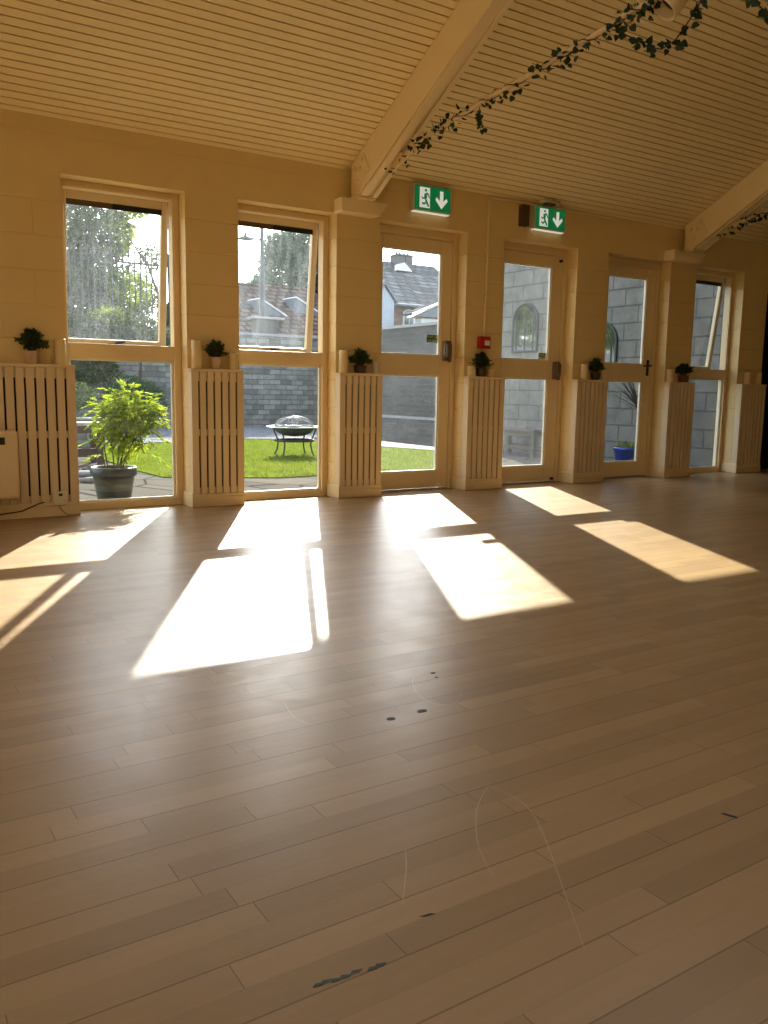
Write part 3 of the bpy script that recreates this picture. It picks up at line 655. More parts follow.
# ------------------------------------------------------------------ roof beams, rods, ivy
def beam(xc, label):
    o = empty('roof_beam', (xc, 0, 0), label, 'roof beam', 'sloping roof beams')
    hw, d = .068, .285
    E0 = EZ-.002
    T2 = 0.525
    q = MB()
    q.prism([(-.052, 2.336), (-.052, E0+.052*TA), (YR, E0-YR*TA), (YR, E0-YR*TA-.285), (-1.7, 2.295+1.7*T2), (-.16, 2.336)], 'x', -hw, hw)
    q.build('rafter', 'beam', o)
    for a, b_ in ((-hw, -.008), (.034, hw)):   # two flanges along the underside leaving a groove
        q = MB(); q.prism([(-.20, 2.337), (-.30, 2.390), (-1.7, 2.2955+1.7*T2), (YR+.4, E0-YR*TA-.285-.4*TA), (YR+.4, E0-YR*TA-.285-.4*TA-.014), (-1.7, 2.281+1.7*T2), (-.21, 2.326)], 'x', a, b_)
        q.build('flange', 'beam', o)
    q = MB(); q.box(-hw-.01, hw+.01, -.18, -.03, 2.3155, 2.336, .003); q.build('bearing_plate', 'beam', o)
    for sgn in (-1, 1):
        x0, x1 = (-hw-.008, -hw-.0003) if sgn < 0 else (hw+.0003, hw+.008)
        g = MB(); g.prism([(-.085, 2.55), (-.237, 2.625), (-.323, 2.487), (-.17, 2.345), (-.07, 2.35)], 'x', x0, x1); go = g.build('gusset_plate', 'beam', o)
        for y, z in ((-.222, 2.585), (-.200, 2.521), (-.125, 2.53), (-.276, 2.501), (-.166, 2.434)):
            bt = MB(); xx = x0-.010 if sgn < 0 else x1
            bt.lathe([(.017, 0), (.017, .010)], (xx, y, z), 6, 'x'); bt.build('bolt', 'beam', go)
    return o
beam(3.446, 'large cream roof beam rising left of centre, nearest')
beam(7.398, 'cream roof beam at the right edge, farther away')

def tie(xc, pts, label):
    o = empty('tie_rod', (xc, pts[0][0], pts[0][1]), label, 'tie rod', 'steel tie rods below the roof beams')
    y0, z0 = pts[0]
    P = [(0, y-y0, z-z0) for y, z in pts]
    q = MB(); q.tube(P[1:], .014, 12); q.build('rod', 'rod', o)
    q = MB(); q.prism([(0.02, -.02), (0.0, .10), (-.05, .12), (P[1][1]-.03, P[1][2]-.012), (P[1][1], P[1][2]-.03)], 'x', -.008, .008); q.build('fork_plate', 'rod', o)
    q = MB(); q.tube([(0, P[1][1]+.02, P[1][2]-.006), (0, P[1][1]-.10, P[1][2]+.02)], .022, 12); q.build('end_socket', 'rod', o)
    return o
tie(3.46, [(-.50, 2.455), (-.72, 2.540), (-.95, 2.598), (-1.5, 2.662), (-2.1, 2.715), (-3.2, 2.835), (-6.0, 3.10)], 'cream tie rod wound with ivy under the large nearest beam')
tie(7.41, [(-.42, 2.43), (-.60, 2.53), (-.93, 2.600), (-1.5, 2.66), (-2.1, 2.715), (-3.2, 2.835), (-6.0, 3.10)], 'cream tie rod with ivy under the right-hand beam')

def ivy(name_pts, dens, label, seed, sz=.034, spread=.045):
    """name_pts: list of points; dens: leaves per segment"""
    rng = random.Random(seed)
    P = [Vector(p) for p in name_pts]; base = P[0].copy()
    o = empty('ivy_garland', base, label, 'ivy garland', 'ivy garlands wound on the tie rods')
    st = MB(); lv = MB()
    path = []
    for i in range(len(P)-1):
        for k in range(6):
            t = k/6; q = P[i].lerp(P[i+1], t); ph = (i*6+k)*1.1
            if spread > .03: q = q+Vector((cos(ph)*.018, 0, sin(ph)*.018))
            path.append(q-base)
    path.append(P[-1]-base)
    st.tube(path, .0035, 5)
    for i in range(len(P)-1):
        for k in range(dens[i]):
            q = P[i].lerp(P[i+1], rng.random())-base
            q += Vector((rng.uniform(-1, 1)*spread, rng.uniform(-1, 1)*spread*.6, rng.uniform(-1.1, .8)*spread))
            d = Vector((rng.uniform(-1, 1), rng.uniform(-.6, .6), rng.uniform(-1.2, .4)))
            lv.ivyleaf(q, d, Vector((.45, .6, -.5))+rdir(rng)*.7, sz*rng.uniform(.75, 1.25))
    st.build('vine', 'vine', o); lv.build('leaves', 'ivy', o)
    return o
RX = 3.462
rp = [(-.46, 2.44), (-.60, 2.50), (-.75, 2.555), (-.96, 2.60), (-1.2, 2.63), (-1.5, 2.662), (-1.75, 2.684), (-2.02, 2.708), (-2.18, 2.725), (-2.40, 2.748), (-2.58, 2.768), (-2.75, 2.786), (-2.95, 2.808)]
ivy([(RX, y, z) for y, z in rp], [4, 6, 26, 22, 12, 13, 9, 10, 30, 10, 30, 28], 'ivy garland wound along the tie rod of the nearest beam', 11)
ivy([(RX, -1.50, 2.64), (RX+.01, -1.50, 2.57), (RX+.03, -1.515, 2.50)], [7, 8], 'short ivy strand hanging below the middle of the nearest tie rod', 12, spread=.025)
ivy([(3.50, -2.58, 2.75), (3.57, -2.65, 2.70), (3.6, -2.713, 2.65), (3.6, -2.80, 2.612), (3.6, -2.885, 2.63), (3.6, -2.965, 2.70), (3.6, -3.03, 2.77), (3.6, -3.1, 2.84)], [6, 7, 6, 5, 6, 7, 6], 'loose ivy swag looping down right of the lamp can at the top', 13, sz=.038, spread=.028)
ivy([(3.62, -3.24, 2.80), (3.60, -3.325, 2.65), (3.6, -3.40, 2.575), (3.6, -3.48, 2.61)], [6, 8, 5], 'ivy strand end at the top right corner of the picture', 14, sz=.038, spread=.03)
ivy([(7.41, -.44, 2.45), (7.41, -.58, 2.53), (7.41, -.80, 2.565), (7.41, -.98, 2.60), (7.41, -1.2, 2.625), (7.41, -1.5, 2.65)], [16, 26, 20, 16, 20], 'ivy garland along the tie rod of the right-hand beam', 15, sz=.033)
# spotlight can clamped on the rod
o = empty('spotlight', (3.47, -2.90, 2.803), 'cream round lamp can on the nearest tie rod at the top edge', 'lamp')
q = MB(); q.lathe([(.045, .10), (.062, .08), (.070, .04), (.074, -.05), (.070, -.052), (.064, -.045), (.060, .05), (0, .055)], n=28); can = q.build('lamp_can', ['spot'], o, (.055, 0, -.015)); can.rotation_euler = (radians(20), radians(35), 0)
q = MB(); q.lathe([(.058, 0), (.03, .02), (0, .024)], n=20); q.build('bulb', 'spotin', can, (0, 0, 0))
q = MB(); q.tube([(0, 0, 0), (.02, 0, .045), (.05, 0, .055)], .010, 8); q.lathe([(.022, -.02), (.022, .02)], (0, 0, 0), 12, 'y'); q.build('clamp', 'spot', o)

# ------------------------------------------------------------------ signs and services on the band
MAN = [  # running figure, unit box 0..1 (faces left)
    [(.42, .60), (.64, .68), (.74, .52), (.66, .34), (.46, .36)],
    [(.46, .42), (.64, .42), (.60, .24), (.42, .17), (.20, .20), (.18, .10), (.45, .06), (.66, .17)],
    [(.54, .42), (.68, .36), (.84, .20), (.98, .03), (.86, -.03), (.70, .11), (.54, .26)],
    [(.44, .66), (.58, .66), (.46, .49), (.30, .42), (.20, .50), (.13, .45), (.27, .33), (.48, .42)],
    [(.60, .68), (.70, .62), (.86, .56), (.93, .42), (1.02, .46), (.93, .64), (.72, .73)],
]
def exit_sign(xa, xb, za, zb, label, arm):
    o = empty('exit_sign', ((xa+xb)/2, 0, (za+zb)/2), label, 'exit sign', 'green exit signs above the fire doors')
    W, H = xb-xa, zb-za
    q = MB(); q.box(-W/2-.012, W/2+.008, -.055, -.001, -H/2-.012, H/2+.003, .004); q.build('sign_case', 'signbox', o)
    q = MB(); q.box(-W/2, W/2, -.060, -.0555, -H/2, H/2, .001); pl = q.build('green_panel', 'green', o)
    q = MB(); q.box(-W*.37, -W*.09, -.0615, -.0602, -H*.42, H*.42); dr = q.build('white_doorway', 'signlit', pl)
    q = MB()
    bx, bz, sc = -W*.36, -H*.36, W*.26
    for poly in MAN: q.prism([(bx+p[0]*sc, bz+p[1]*H*.80) for p in poly], 'y', -.0628, -.0617)
    q.lathe([(H*.062, -.0), (H*.062, .0011)], (bx+sc*.60, -.0617, bz+H*.66), 16, 'y')
    q.build('running_man', 'green', dr)
    ax = W*.24; q = MB()
    q.prism([(ax-.017, H*.36), (ax+.017, H*.36), (ax+.017, -H*.06), (ax+.052, H*.09), (ax+.062, -H*.03), (ax, -H*.38), (ax-.062, -H*.03), (ax-.052, H*.09), (ax-.017, -H*.06)], 'y', -.0615, -.0602)
    q.build('down_arrow', 'signlit', pl)
    q = MB(); q.box(-W/2, W/2, -.052, -.006, -H/2-.018, -H/2-.0125, .001); q.build('diffuser', 'signlit', o)
    return o
exit_sign(3.970, 4.330, 2.333, 2.522, 'green exit sign over the left fire door, nearer the roof beam', 0)
exit_sign(5.280, 5.640, 2.335, 2.518, 'green exit sign beside a dark grille, over the dusty glass door', 0)
o = empty('alarm_sounder', (5.170, 0, 2.42), 'dark ribbed sounder box left of the right exit sign', 'alarm sounder')
q = MB(); q.box(-.042, .042, -.055, -.001, -.09, .09, .004); q.build('housing', 'grille', o)
q = MB()
for k in range(6): q.box(-.034+k*.0125, -.028+k*.0125, -.058, -.0552, -.08, .08)
q.build('louvre_ribs', 'greymetal', o)
o = empty('emergency_light', (5.43, -.075, 2.572), 'small low ceiling unit above the right exit sign', 'emergency light')
q = MB(); q.box(-.10, .10, -.035, .035, -.022, .004, .006); q.build('base', 'signbox', o)
q = MB(); q.box(-.06, .05, -.03, .03, -.040, -.0222, .008); q.build('lens', 'grille', o)
o = empty('fire_alarm_call_point', (4.763, 0, 1.297), 'red fire alarm call point on the pier under the conduit', 'fire alarm call point')
q = MB(); q.box(-.062, .062, -.045, -.001, -.053, .053, .006); q.build('red_case', 'red', o)
q = MB(); q.box(-.008, .05, -.0475, -.0452, -.025, .018, .001); q.build('break_glass', 'white', o)
o = empty('conduit', (4.776, 0, 1.352), 'thin cream conduit rising from the call point and running along the wall top', 'conduit')
q = MB(); P = [(-.004, -.012, 0), (.006, -.012, .6), (.010, -.012, 1.13)]
for k in range(7):
    a = pi/2*k/6; P.append((.050-.04*cos(a), -.012, 1.135+.045*sin(a)))
P += [(.37, -.012, 1.1825), (1.2, -.012, 1.1835), (1.6, -.012, 1.184)]
q.tube(P, .0115, 10); q.build('pipe', 'paint', o)
for px_, pz_, vert in ((0.002, .35, 1), (.008, .74, 1), (.22, 1.1735, 0), (1.20, 1.1755, 0)):
    q = MB()
    if vert: q.box(px_-.022, px_+.022, -.024, -.001, pz_-.010, pz_+.010, .003)
    else: q.box(px_-.010, px_+.010, -.024, -.001, pz_-.016, pz_+.0215, .003)
    q.build('saddle_clip', 'paint', o)

# floor marks
def mark(pts, m, name, w_=.006):
    q = MB(); q.prism(pts, 'z', .0002, .0008); return q.build(name, m, floor)
def ell(x, y, a, b_, n=12): return [(x+a*cos(2*pi*k/n), y+b_*sin(2*pi*k/n)) for k in range(n)]
mark(ell(1.138, -4.131, .013, .010), 'mark', 'dark_spot'); mark(ell(1.242, -4.127, .015, .009), 'mark', 'dark_spot')
mark(ell(1.452, -3.888, .009, .006), 'mark', 'dark_spot'); mark(ell(1.438, -3.925, .006, .004), 'mark', 'dark_spot')
mark([(1.455, -4.910), (1.462, -4.912), (1.472, -4.935), (1.468, -4.942), (1.460, -4.928)], 'mark', 'dark_scuff')
def scratch(pts, w_=.0022):
    q = MB(); n_ = len(pts)
    fine_ = []
    for i in range(n_-1):
        p0, p1, p2, p3 = [Vector((*pts[max(0, min(n_-1, i+k))], 0)) for k in (-1, 0, 1, 2)]
        for t in (0, .25, .5, .75): fine_.append(.5*((2*p1)+(-p0+p2)*t+(2*p0-5*p1+4*p2-p3)*t*t+(-p0+3*p1-3*p2+p3)*t**3))
    fine_.append(Vector((*pts[-1], 0)))
    vs = []
    for i, p in enumerate(fine_):
        d_ = (fine_[min(i+1, len(fine_)-1)]-fine_[max(i-1, 0)]).normalized(); a_ = Vector((-d_.y, d_.x, 0))*w_*(.4+.6*sin(pi*i/(len(fine_)-1)))
        vs += [(p.x-a_.x, p.y-a_.y, .0004), (p.x+a_.x, p.y+a_.y, .0004)]
    q.add(vs, [(2*i, 2*i+2, 2*i+3, 2*i+1) for i in range(len(fine_)-1)]); return q.build('scratch', 'scratch', floor)
for P_ in ([(1.114, -4.563), (1.058, -4.604), (1.01, -4.65), (.94, -4.743), (.894, -4.845)], [(1.114, -4.563), (1.128, -4.62), (1.12, -4.692), (1.069, -4.791), (.992, -4.912), (.889, -5.072)],
           [(1.433, -3.866), (1.374, -3.896), (1.332, -3.952), (1.305, -4.022), (1.301, -4.101), (1.356, -4.125), (1.435, -4.051)], [(.951, -3.862), (.923, -3.974), (.933, -4.058)], [(.708, -4.826), (.773, -4.742), (.809, -4.685)]): scratch(P_, .0009)
rg = random.Random(3)
for x in (.495, .508, .522, .537, .556, .582, .595):
    yy = -4.922-(x-.5)*.12+rg.uniform(-.003, .003)
    mark([(x-.010, yy-.001), (x-.004, yy+.0025+rg.uniform(0, .002)), (x+.006, yy+.001), (x+.012, yy-.001), (x+.004, yy-.0035-rg.uniform(0, .002)), (x-.006, yy-.003)], 'markg', 'grey_scuff')
mark([(.715, -4.868), (.735, -4.870), (.742, -4.876), (.722, -4.873)], 'mark', 'dark_scuff')

# ------------------------------------------------------------------ outside: ground and walls
G = -0.05
def poly_slab(name, pts, z0, z1, m, label=None, cat=None, kind='structure'):
    q = MB(); q.prism(pts, 'z', z0, z1); o = q.build(name, m)
    return tag(o, label, cat, kind=kind)
poly_slab('patio', [(-9, .26), (8.8, .26), (8.8, 5.0), (8.05, 5.0), (8.05, 8.6), (9.4, 10.9), (10.3, 10.9), (10.3, 12.7), (-9, 12.7)], -.5, G, 'patio', 'pale stone patio outside the windows', 'patio')
poly_slab('sunken_path', [(8.05, 5.0), (10.3, 5.0), (10.3, 10.9), (9.4, 10.9), (8.05, 8.6)], -.6, -.5, 'patio', 'sunken path behind the lawn kerb', 'path')
lawn_pts = [(2.66, 2.45), (3.71, 1.93), (5.06, 2.02), (6.6, 2.3), (7.3, 3.2), (7.54, 4.42), (7.21, 5.46), (6.75, 7.3), (5.97, 8.07), (4.43, 7.5), (3.0, 6.9), (2.66, 5.0), (2.62, 3.3)]
poly_slab('lawn', lawn_pts, G, G+.012, 'lawn', 'bright green lawn beyond the patio', 'lawn')
poly_slab('gravel_bed', [(3.45, 7.3), (4.43, 7.72), (5.9, 8.3), (6.9, 7.6), (8.0, 8.7), (9.3, 10.95), (10.25, 10.95), (10.25, 12.65), (2.0, 12.65), (2.0, 8.4), (3.45, 8.4)], G, G+.02, 'gravel', 'grey gravel bed behind the lawn', 'gravel')
poly_slab('kerb', [(7.62, 4.42), (7.29, 5.5), (6.95, 6.9), (8.04, 7.5), (8.04, 5.02)], G, G+.02, 'kerb', 'pale kerb strip along the lawn edge', 'kerb')
rg = random.Random(5); q = MB()
def inside(x, y, P):
    r = False; j = len(P)-1
    for i in range(len(P)):
        if (P[i][1] > y) != (P[j][1] > y) and x < (P[j][0]-P[i][0])*(y-P[i][1])/(P[j][1]-P[i][1])+P[i][0]: r = not r
        j = i
    return r
cnt = 0
while cnt < 26000:
    x, y = rg.uniform(2.4, 7.6), 1.9+6.3*rg.random()**1.4
    if not inside(x, y, lawn_pts): continue
    cnt += 1
    q.leaf((x, y, G+.010), (rg.uniform(-.5, .5), rg.uniform(-.5, .5), 1), (rg.uniform(-1, 1), rg.uniform(-1, 1), .1), rg.uniform(.02, .045), .008, .1)
tag(q.build('lawn_grass', 'grass'), 'short bright green grass blades covering the lawn', 'grass', kind='stuff')

q = MB(); q.box(8.80, 9.1, .30, 5.0, -.6, 5.4); tag(q.build('wall_wing', 'wing'), 'grey blockwork wing wall outside the right-hand doors', 'wall', kind='structure')
q = MB(); q.box(10.2, 10.5, 5.0, 12.8, -.6, 2.20); q.cur = 1; q.box(10.16, 10.54, 5.0, 12.8, 2.20, 2.26); q.box(10.12, 10.2, 5.0, 12.8, .27, .325); q.cur = 0; q.box(10.14, 10.2, 5.0, 12.8, -.6, .27)
tag(q.build('wall_garden_right', ['gwall', 'coping']), 'dark garden brick wall with pale coping', 'wall', kind='structure')
q = MB(); q.box(-6, 10.5, 12.8, 13.1, -.6, 2.10); q.cur = 1; q.box(-6, 10.5, 12.77, 13.13, 2.10, 2.16)
tag(q.build('wall_garden_far', ['rubble', 'coping']), 'dark rubble wall at the far end of the garden', 'wall', kind='structure')
q = MB(); q.box(-12, 60, 13.13, 80, -.6, 1.6); tag(q.build('ground_far', 'patio'), 'ground beyond the garden wall', 'ground', kind='structure')

# ------------------------------------------------------------------ potted shrub by the first window
o = empty('potted_shrub', (1.72, .76, G), 'lime green shrub in a large grey green glazed pot outside the leftmost window', 'potted shrub')
q = MB(); q.lathe([(.125, 0), (.132, .01), (.150, .10)], n=32); q.cur = 1; q.lathe([(.150, .10), (.158, .142)], n=32); q.cur = 0
q.lathe([(.158, .142), (.170, .205), (.185, .206), (.190, .215), (.190, .262), (.184, .268), (.168, .268), (.162, .23), (0, .225)], n=32)
pt = q.build('pot', ['glaze', 'glazeband'], o); pt.scale = (.93, .93, 1.08)
q = MB(); q.lathe([(.140, .248), (.10, .256), (0, .258)], n=24); q.build('soil', 'soil', o)
rg = random.Random(21); st = MB(); lv = MB()
stems = []
for k in range(9):
    a = rg.uniform(0, 2*pi); b0 = Vector((cos(a)*.05, sin(a)*.05, .235)); tip = Vector((.13+rg.uniform(-.20, .22), rg.uniform(-.18, .18), rg.uniform(.55, .80)))
    mid = b0.lerp(tip, .5)+Vector((rg.uniform(-.05, .05), rg.uniform(-.05, .05), .02)); st.tube([b0, mid, tip], [.006, .005, .003], 6); stems.append((b0, mid, tip))
def frond(base, d, ln, lv, st, rg, n=7, ll=.062, lw=.017):
    d = d.normalized(); pts = [base]
    for i in range(1, 5):
        t = i/4; pts.append(base+d*ln*t+Vector((0, 0, -.35*ln*t*t)))
    st.tube(pts, .0018, 4, False)
    side = d.cross(Vector((0, 0, 1))); side = side.normalized() if side.length > 1e-3 else Vector((1, 0, 0))
    for i in range(n):
        t = .25+.75*i/(n-1); k = min(3, int(t*4)); p = pts[k].lerp(pts[k+1], t*4-k)
        for s in (-1, 1):
            dd = side*s*.8+d*.7+Vector((0, 0, rg.uniform(-.3, .25)))
            lv.leaf(p, dd, Vector((0, 0, 1))+rdir(rg)*.5, ll*rg.uniform(.7, 1.2), lw, .12)
    lv.leaf(pts[-1], d+Vector((0, 0, -.3)), (0, 0, 1), ll, lw)
for k in range(430):
    c0 = Vector((.125, 0, .67)); v = rdir(rg); rr = rg.uniform(.35, 1.0)
    base = c0+Vector((v.x*.27*rr, v.y*.23*rr, v.z*.25*rr))
    if base.z < .40: base.z = .40+rg.uniform(0, .08)
    out_ = Vector((v.x, v.y, v.z*.6+.15))*.5+rdir(rg)*.75
    frond(base, out_, rg.uniform(.04, .09), lv, st, rg, 5, .046, .017)
frond(Vector((-.05, 0, .52)), Vector((-1, .1, .0)), .20, lv, st, rg, 8); frond(Vector((-.04, .05, .38)), Vector((-1, -.1, .05)), .14, lv, st, rg, 7); frond(Vector((.30, 0, .50)), Vector((1, .1, .1)), .20, lv, st, rg, 8)
frond(Vector((.1, 0, .86)), Vector((-.3, .1, 1)), .12, lv, st, rg, 7); frond(Vector((.26, 0, .40)), Vector((1, .1, -.3)), .17, lv, st, rg, 8)
st.build('stems', 'stem', o); lv.build('foliage', 'lime', o)

# bench, rocks
o = empty('garden_bench', (1.62, 4.35, G), 'old dark wooden garden bench left of the potted shrub', 'garden bench')
q = MB()
for k in range(3): q.box(-.75, .93, -.17+k*.13, -.06+k*.13, .455, .49, .004)
q.build('seat_top', 'palewood', o)  # seat boards coloured paler than the legs
for x in (-.70, .30, .86):
    for y in (-.14, .18):
        q = MB(); q.box(x-.035, x+.035, y-.03, y+.03, .0005, .4548, .004); q.build('leg', 'oldwood', o)
q = MB(); q.box(-.665, .825, -.125, -.095, .09, .19, .004); q.build('stretcher', 'oldwood', o)
q = MB(); q.box(-.665, .825, -.165, -.145, .37, .452, .004); q.build('apron', 'oldwood', o)
for (x, y, s) in ((1.62, 2.3, .16), (1.95, 2.35, .13), (2.02, 2.9, .14), (1.72, 2.75, .11)):
    rg = random.Random(int(x*100)); bm = bmesh.new(); bmesh.ops.create_icosphere(bm, subdivisions=2, radius=1.0)
    for v in bm.verts:
        k = 1+.18*sin(v.co.x*3.1+x*9)*cos(v.co.y*2.7+y*5); v.co = Vector((v.co.x*s*k, v.co.y*s*.8*k, max(v.co.z, -.4)*s*.30*k+.4*s*.30*1.2))
    bm.verts.index_update(); q = MB(); q.add([v.co for v in bm.verts], [[v.index for v in f.verts] for f in bm.faces], True); bm.free()
    ob = q.build('flat_stone', 'kerb', None, (x, y, G))
    zmin = min(v.co.z for v in ob.data.vertices); ob.location.z = G-zmin
    tag(ob, {1.62: 'flat pale stone on the patio, leftmost one behind the big pot', 1.95: 'flat pale stone on the patio, nearest the big pot', 2.02: 'flat pale stone on the patio, farthest right behind the pot', 1.72: 'smallest flat pale stone on the patio behind the pot'}[x], 'stone', 'flat stones on the patio')

# ------------------------------------------------------------------ fire pit
o = empty('fire_pit', (5.14, 4.45, G+.012), 'round steel fire pit with a mesh dome lid standing on the lawn', 'fire pit')
q = MB(); q.lathe([(.02, .262), (.14, .275), (.23, .315), (.285, .375), (.275, .376), (.22, .325), (.13, .285), (.0, .272)], n=36); q.build('bowl', 'bowl', o)
q = MB(); q.lathe([(.285, .376), (.372, .386), (.380, .394), (.372, .400), (.29, .394), (.285, .376)], n=40); q.build('rim', 'rim', o)
dome = empty('mesh_dome', (0, 0, 0)); dome.parent = o
q = MB()
for k in range(28):
    a = 2*pi*k/28; q.tube([(.27*cos(a)*cos(e), .27*sin(a)*cos(e), .398+.135*sin(e)) for e in [i*pi/2/7 for i in range(8)]], .0022, 4, False)
for j in range(1, 11):
    e = j*pi/2/11; rr = .27*cos(e); q.tube([(rr*cos(t*2*pi/32), rr*sin(t*2*pi/32), .398+.135*sin(e)) for t in range(33)], .0020, 4, False)
for k in range(4):
    a = pi/4+pi/2*k; q.tube([(.275*cos(a)*cos(e), .275*sin(a)*cos(e), .400+.138*sin(e)) for e in [i*pi/2/8 for i in range(9)]], .006, 6)
q.build('wire_mesh', 'mesh', dome)
q = MB(); q.tube([(.275*cos(t*2*pi/36), .275*sin(t*2*pi/36), .405) for t in range(37)], .007, 6); q.build('dome_hoop', 'mesh', dome)
q = MB(); q.tube([(-.02, 0, .535), (0, 0, .552), (.02, 0, .535)], .005, 6); q.build('dome_handle', 'blackmetal', dome)
for k in range(4):
    a = pi/4*0.75+pi/2*k; ca, sa = cos(a), sin(a)
    prof = [(.335, .378), (.305, .30), (.265, .22), (.255, .15), (.275, .07), (.30, .02), (.325, .008)]
    q = MB(); q.tube([(r*ca, r*sa, z) for r, z in prof], .011, 8); q.build('leg', 'blackmetal', o)
q = MB()
prof = [(.262, .195), (.272, .195), (.272, .225), (.262, .225), (.262, .195)]; q.lathe(prof, n=36); q.build('brace_ring', 'blackmetal', o)

# ------------------------------------------------------------------ planter, shrubs, railing, trees (left)
o = empty('stone_planter', (1.9, 7.28, G), 'grey stone raised planter behind the garden bench', 'planter')
q = MB(); q.box(-2.2, 1.38, -.2, .0, 0, .40); q.build('wall_face', 'rubble', o)
q = MB(); q.box(-2.2, 1.42, -.24, .04, .4005, .44, .008); q.build('capping', 'coping', o)
q = MB(); q.box(-2.2, 1.20, .0402, .9, .0, .42); q.build('soil', 'soil', o)
def blob_bush(name, label, cat, blobs, n, leaf, mats, seed, group=None, stems=None, ww=.5, base=None):
    rg = random.Random(seed); bx = base or (blobs[0][0], blobs[0][1], blobs[0][2]-blobs[0][5])
    o = empty(name, bx, label, cat, group)
    b = Vector(bx); tot = sum(k[3]*k[5] for k in blobs)
    parts = {}
    for (x, y, z, rx, ry, rz, mi) in blobs:
        q = parts.setdefault(mi, MB())
        for i in range(int(n*rx*rz/tot)):
            v = rdir(rg)*rg.uniform(.35, 1.0)**.5
            v *= 1+.18*sin(v.x*7+x)*sin(v.z*6+z)
            p = Vector((x+v.x*rx, y+v.y*ry, z+v.z*rz))-b
            d = rdir(rg); d.z = d.z*.6-.15
            q.leaf(p, d, rdir(rg)+Vector((0, -.2, .5)), leaf*rg.uniform(.6, 1.3), leaf*ww)
    s = MB()
    for pts in (stems or []):
        s = MB(); s.tube([Vector(p[:3])-b for p in pts], [p[3] for p in pts], 7); s.build('trunk' if cat == 'tree' else 'stem', 'bark', o)

    for mi, q in parts.items(): q.build('foliage', mats[mi], o)
    return o
blob_bush('planter_shrub', 'pale flowering shrub spilling over the stone planter', 'shrub', [(2.55, 7.55, .62, .7, .3, .30, 0), (3.0, 7.6, .72, .32, .28, .22, 0), (1.4, 7.6, .60, .7, .3, .28, 0)], 2600, .055, ['shrub'], 31, 'garden shrubs', [[(2.5, 7.6, .37, .02), (2.6, 7.6, .7, .01)], [(1.5, 7.6, .37, .02), (1.4, 7.6, .7, .01)]], base=(2.5, 7.6, .37))
blob_bush('hedge_shrub', 'dark clipped green bush behind the lime shrub', 'shrub', [(5.0, 11.8, .70, .55, .5, .42, 0), (5.4, 11.8, .62, .4, .45, .36, 0)], 3000, .06, ['hedge'], 32, 'garden shrubs', [[(5.1, 11.8, G+.02, .04), (5.1, 11.8, .8, .02)]], base=(5.1, 11.8, G+.02))
blob_bush('climbing_shrub', 'leafy climber hanging over the far garden wall below the railing', 'shrub', [(4.3, 12.38, 1.95, .75, .24, .42, 0), (5.0, 12.35, 2.10, .7, .26, .40, 0), (5.65, 12.38, 2.0, .5, .24, .34, 0), (4.3, 12.43, 1.25, .8, .18, .40, 0), (4.8, 12.3, 2.30, .45, .24, .22, 1)], 5200, .085, ['shrub', 'treesunlit'], 33, 'garden shrubs', [[(4.6, 12.58, G+.02, .05), (4.7, 12.5, 1.2, .03), (4.9, 12.45, 2.1, .02)], [(5.4, 12.58, G+.02, .04), (5.5, 12.5, 1.9, .02)]], base=(4.6, 12.58, G+.02))
o = empty('garden_railing', (5.0, 13.35, 1.6), 'tall black metal railing of upright bars above the garden wall', 'railing')
for k in range(27):
    x = -1.65+k*.127
    q = MB(); q.tube([(x, 0, 0), (x, 0, 2.18)], .017, 6); q.lathe([(.017, 2.18), (.026, 2.21), (0, 2.29)], (x, 0, 0), 6); q.build('bar', 'blackmetal', o)
for z in (.72, 1.98):
    q = MB(); q.box(-1.72, 1.76, .0175, .032, z-.02, z+.02); q.build('rail', 'blackmetal', o)
blob_bush('garden_tree', 'large dark leafy tree on the left behind the railing', 'tree',
    [(4.4, 15.3, 4.2, 1.0, .9, 1.5, 0), (5.35, 15.4, 4.6, .75, .8, 1.0, 0), (3.2, 15.5, 4.6, 1.0, .9, 1.6, 0), (5.0, 15.0, 3.1, .9, .7, .8, 0), (4.6, 15.2, 5.8, 1.3, .9, .7, 0), (4.6, 15.9, 2.9, 1.3, .7, 1.0, 0), (5.9, 16.0, 3.0, 1.0, .6, .9, 0), (6.2, 15.2, 5.35, .6, .6, .45, 1), (5.75, 15.1, 4.45, .38, .5, .6, 1)], 24000, .15, ['tree', 'treesunlit'], 41, 'trees behind the garden wall',
    [[(4.5, 15.4, 1.6, .16), (4.7, 15.4, 3.2, .13), (5.3, 15.3, 4.6, .08), (5.9, 15.2, 5.3, .03)], [(4.6, 15.4, 3.0, .10), (4.0, 15.4, 4.5, .06), (3.7, 15.4, 5.4, .03)]], base=(4.5, 15.4, 1.6))
blob_bush('slender_tree', 'slim arching sunlit tree right of the dark one behind the railing', 'tree',
    [(6.0, 14.6, 3.1, .42, .4, .50, 1), (6.35, 14.6, 3.9, .26, .3, .35, 0), (6.5, 14.7, 2.7, .4, .4, .35, 0), (5.5, 14.5, 2.8, .45, .4, .5, 1)], 2200, .10, ['tree', 'treesunlit'], 42, 'trees behind the garden wall',
    [[(6.75, 14.7, 1.6, .05), (6.65, 14.7, 2.9, .04), (6.35, 14.65, 3.7, .03), (5.9, 14.6, 4.3, .02), (5.5, 14.6, 4.5, .01)]], base=(6.75, 14.7, 1.6))
for x in (-6.6, -4.8, -3.0, -1.2, .6):
    blob_bush('boundary_tree', 'leafy tree behind the garden wall, seen only reflected in the arched mirrors', 'tree', [(x, 15.3, z, .95, .8, 1.3, mi) for z, mi in ((2.9, 0), (4.6, 0), (3.7, 1))], 3200, .24, ['shrub', 'treesunlit'], int(50+x*3), 'trees reflected in the garden mirrors', [[(x, 15.4, 1.6, .12), (x, 15.4, 5.0, .05)]], base=(x, 15.4, 1.6))
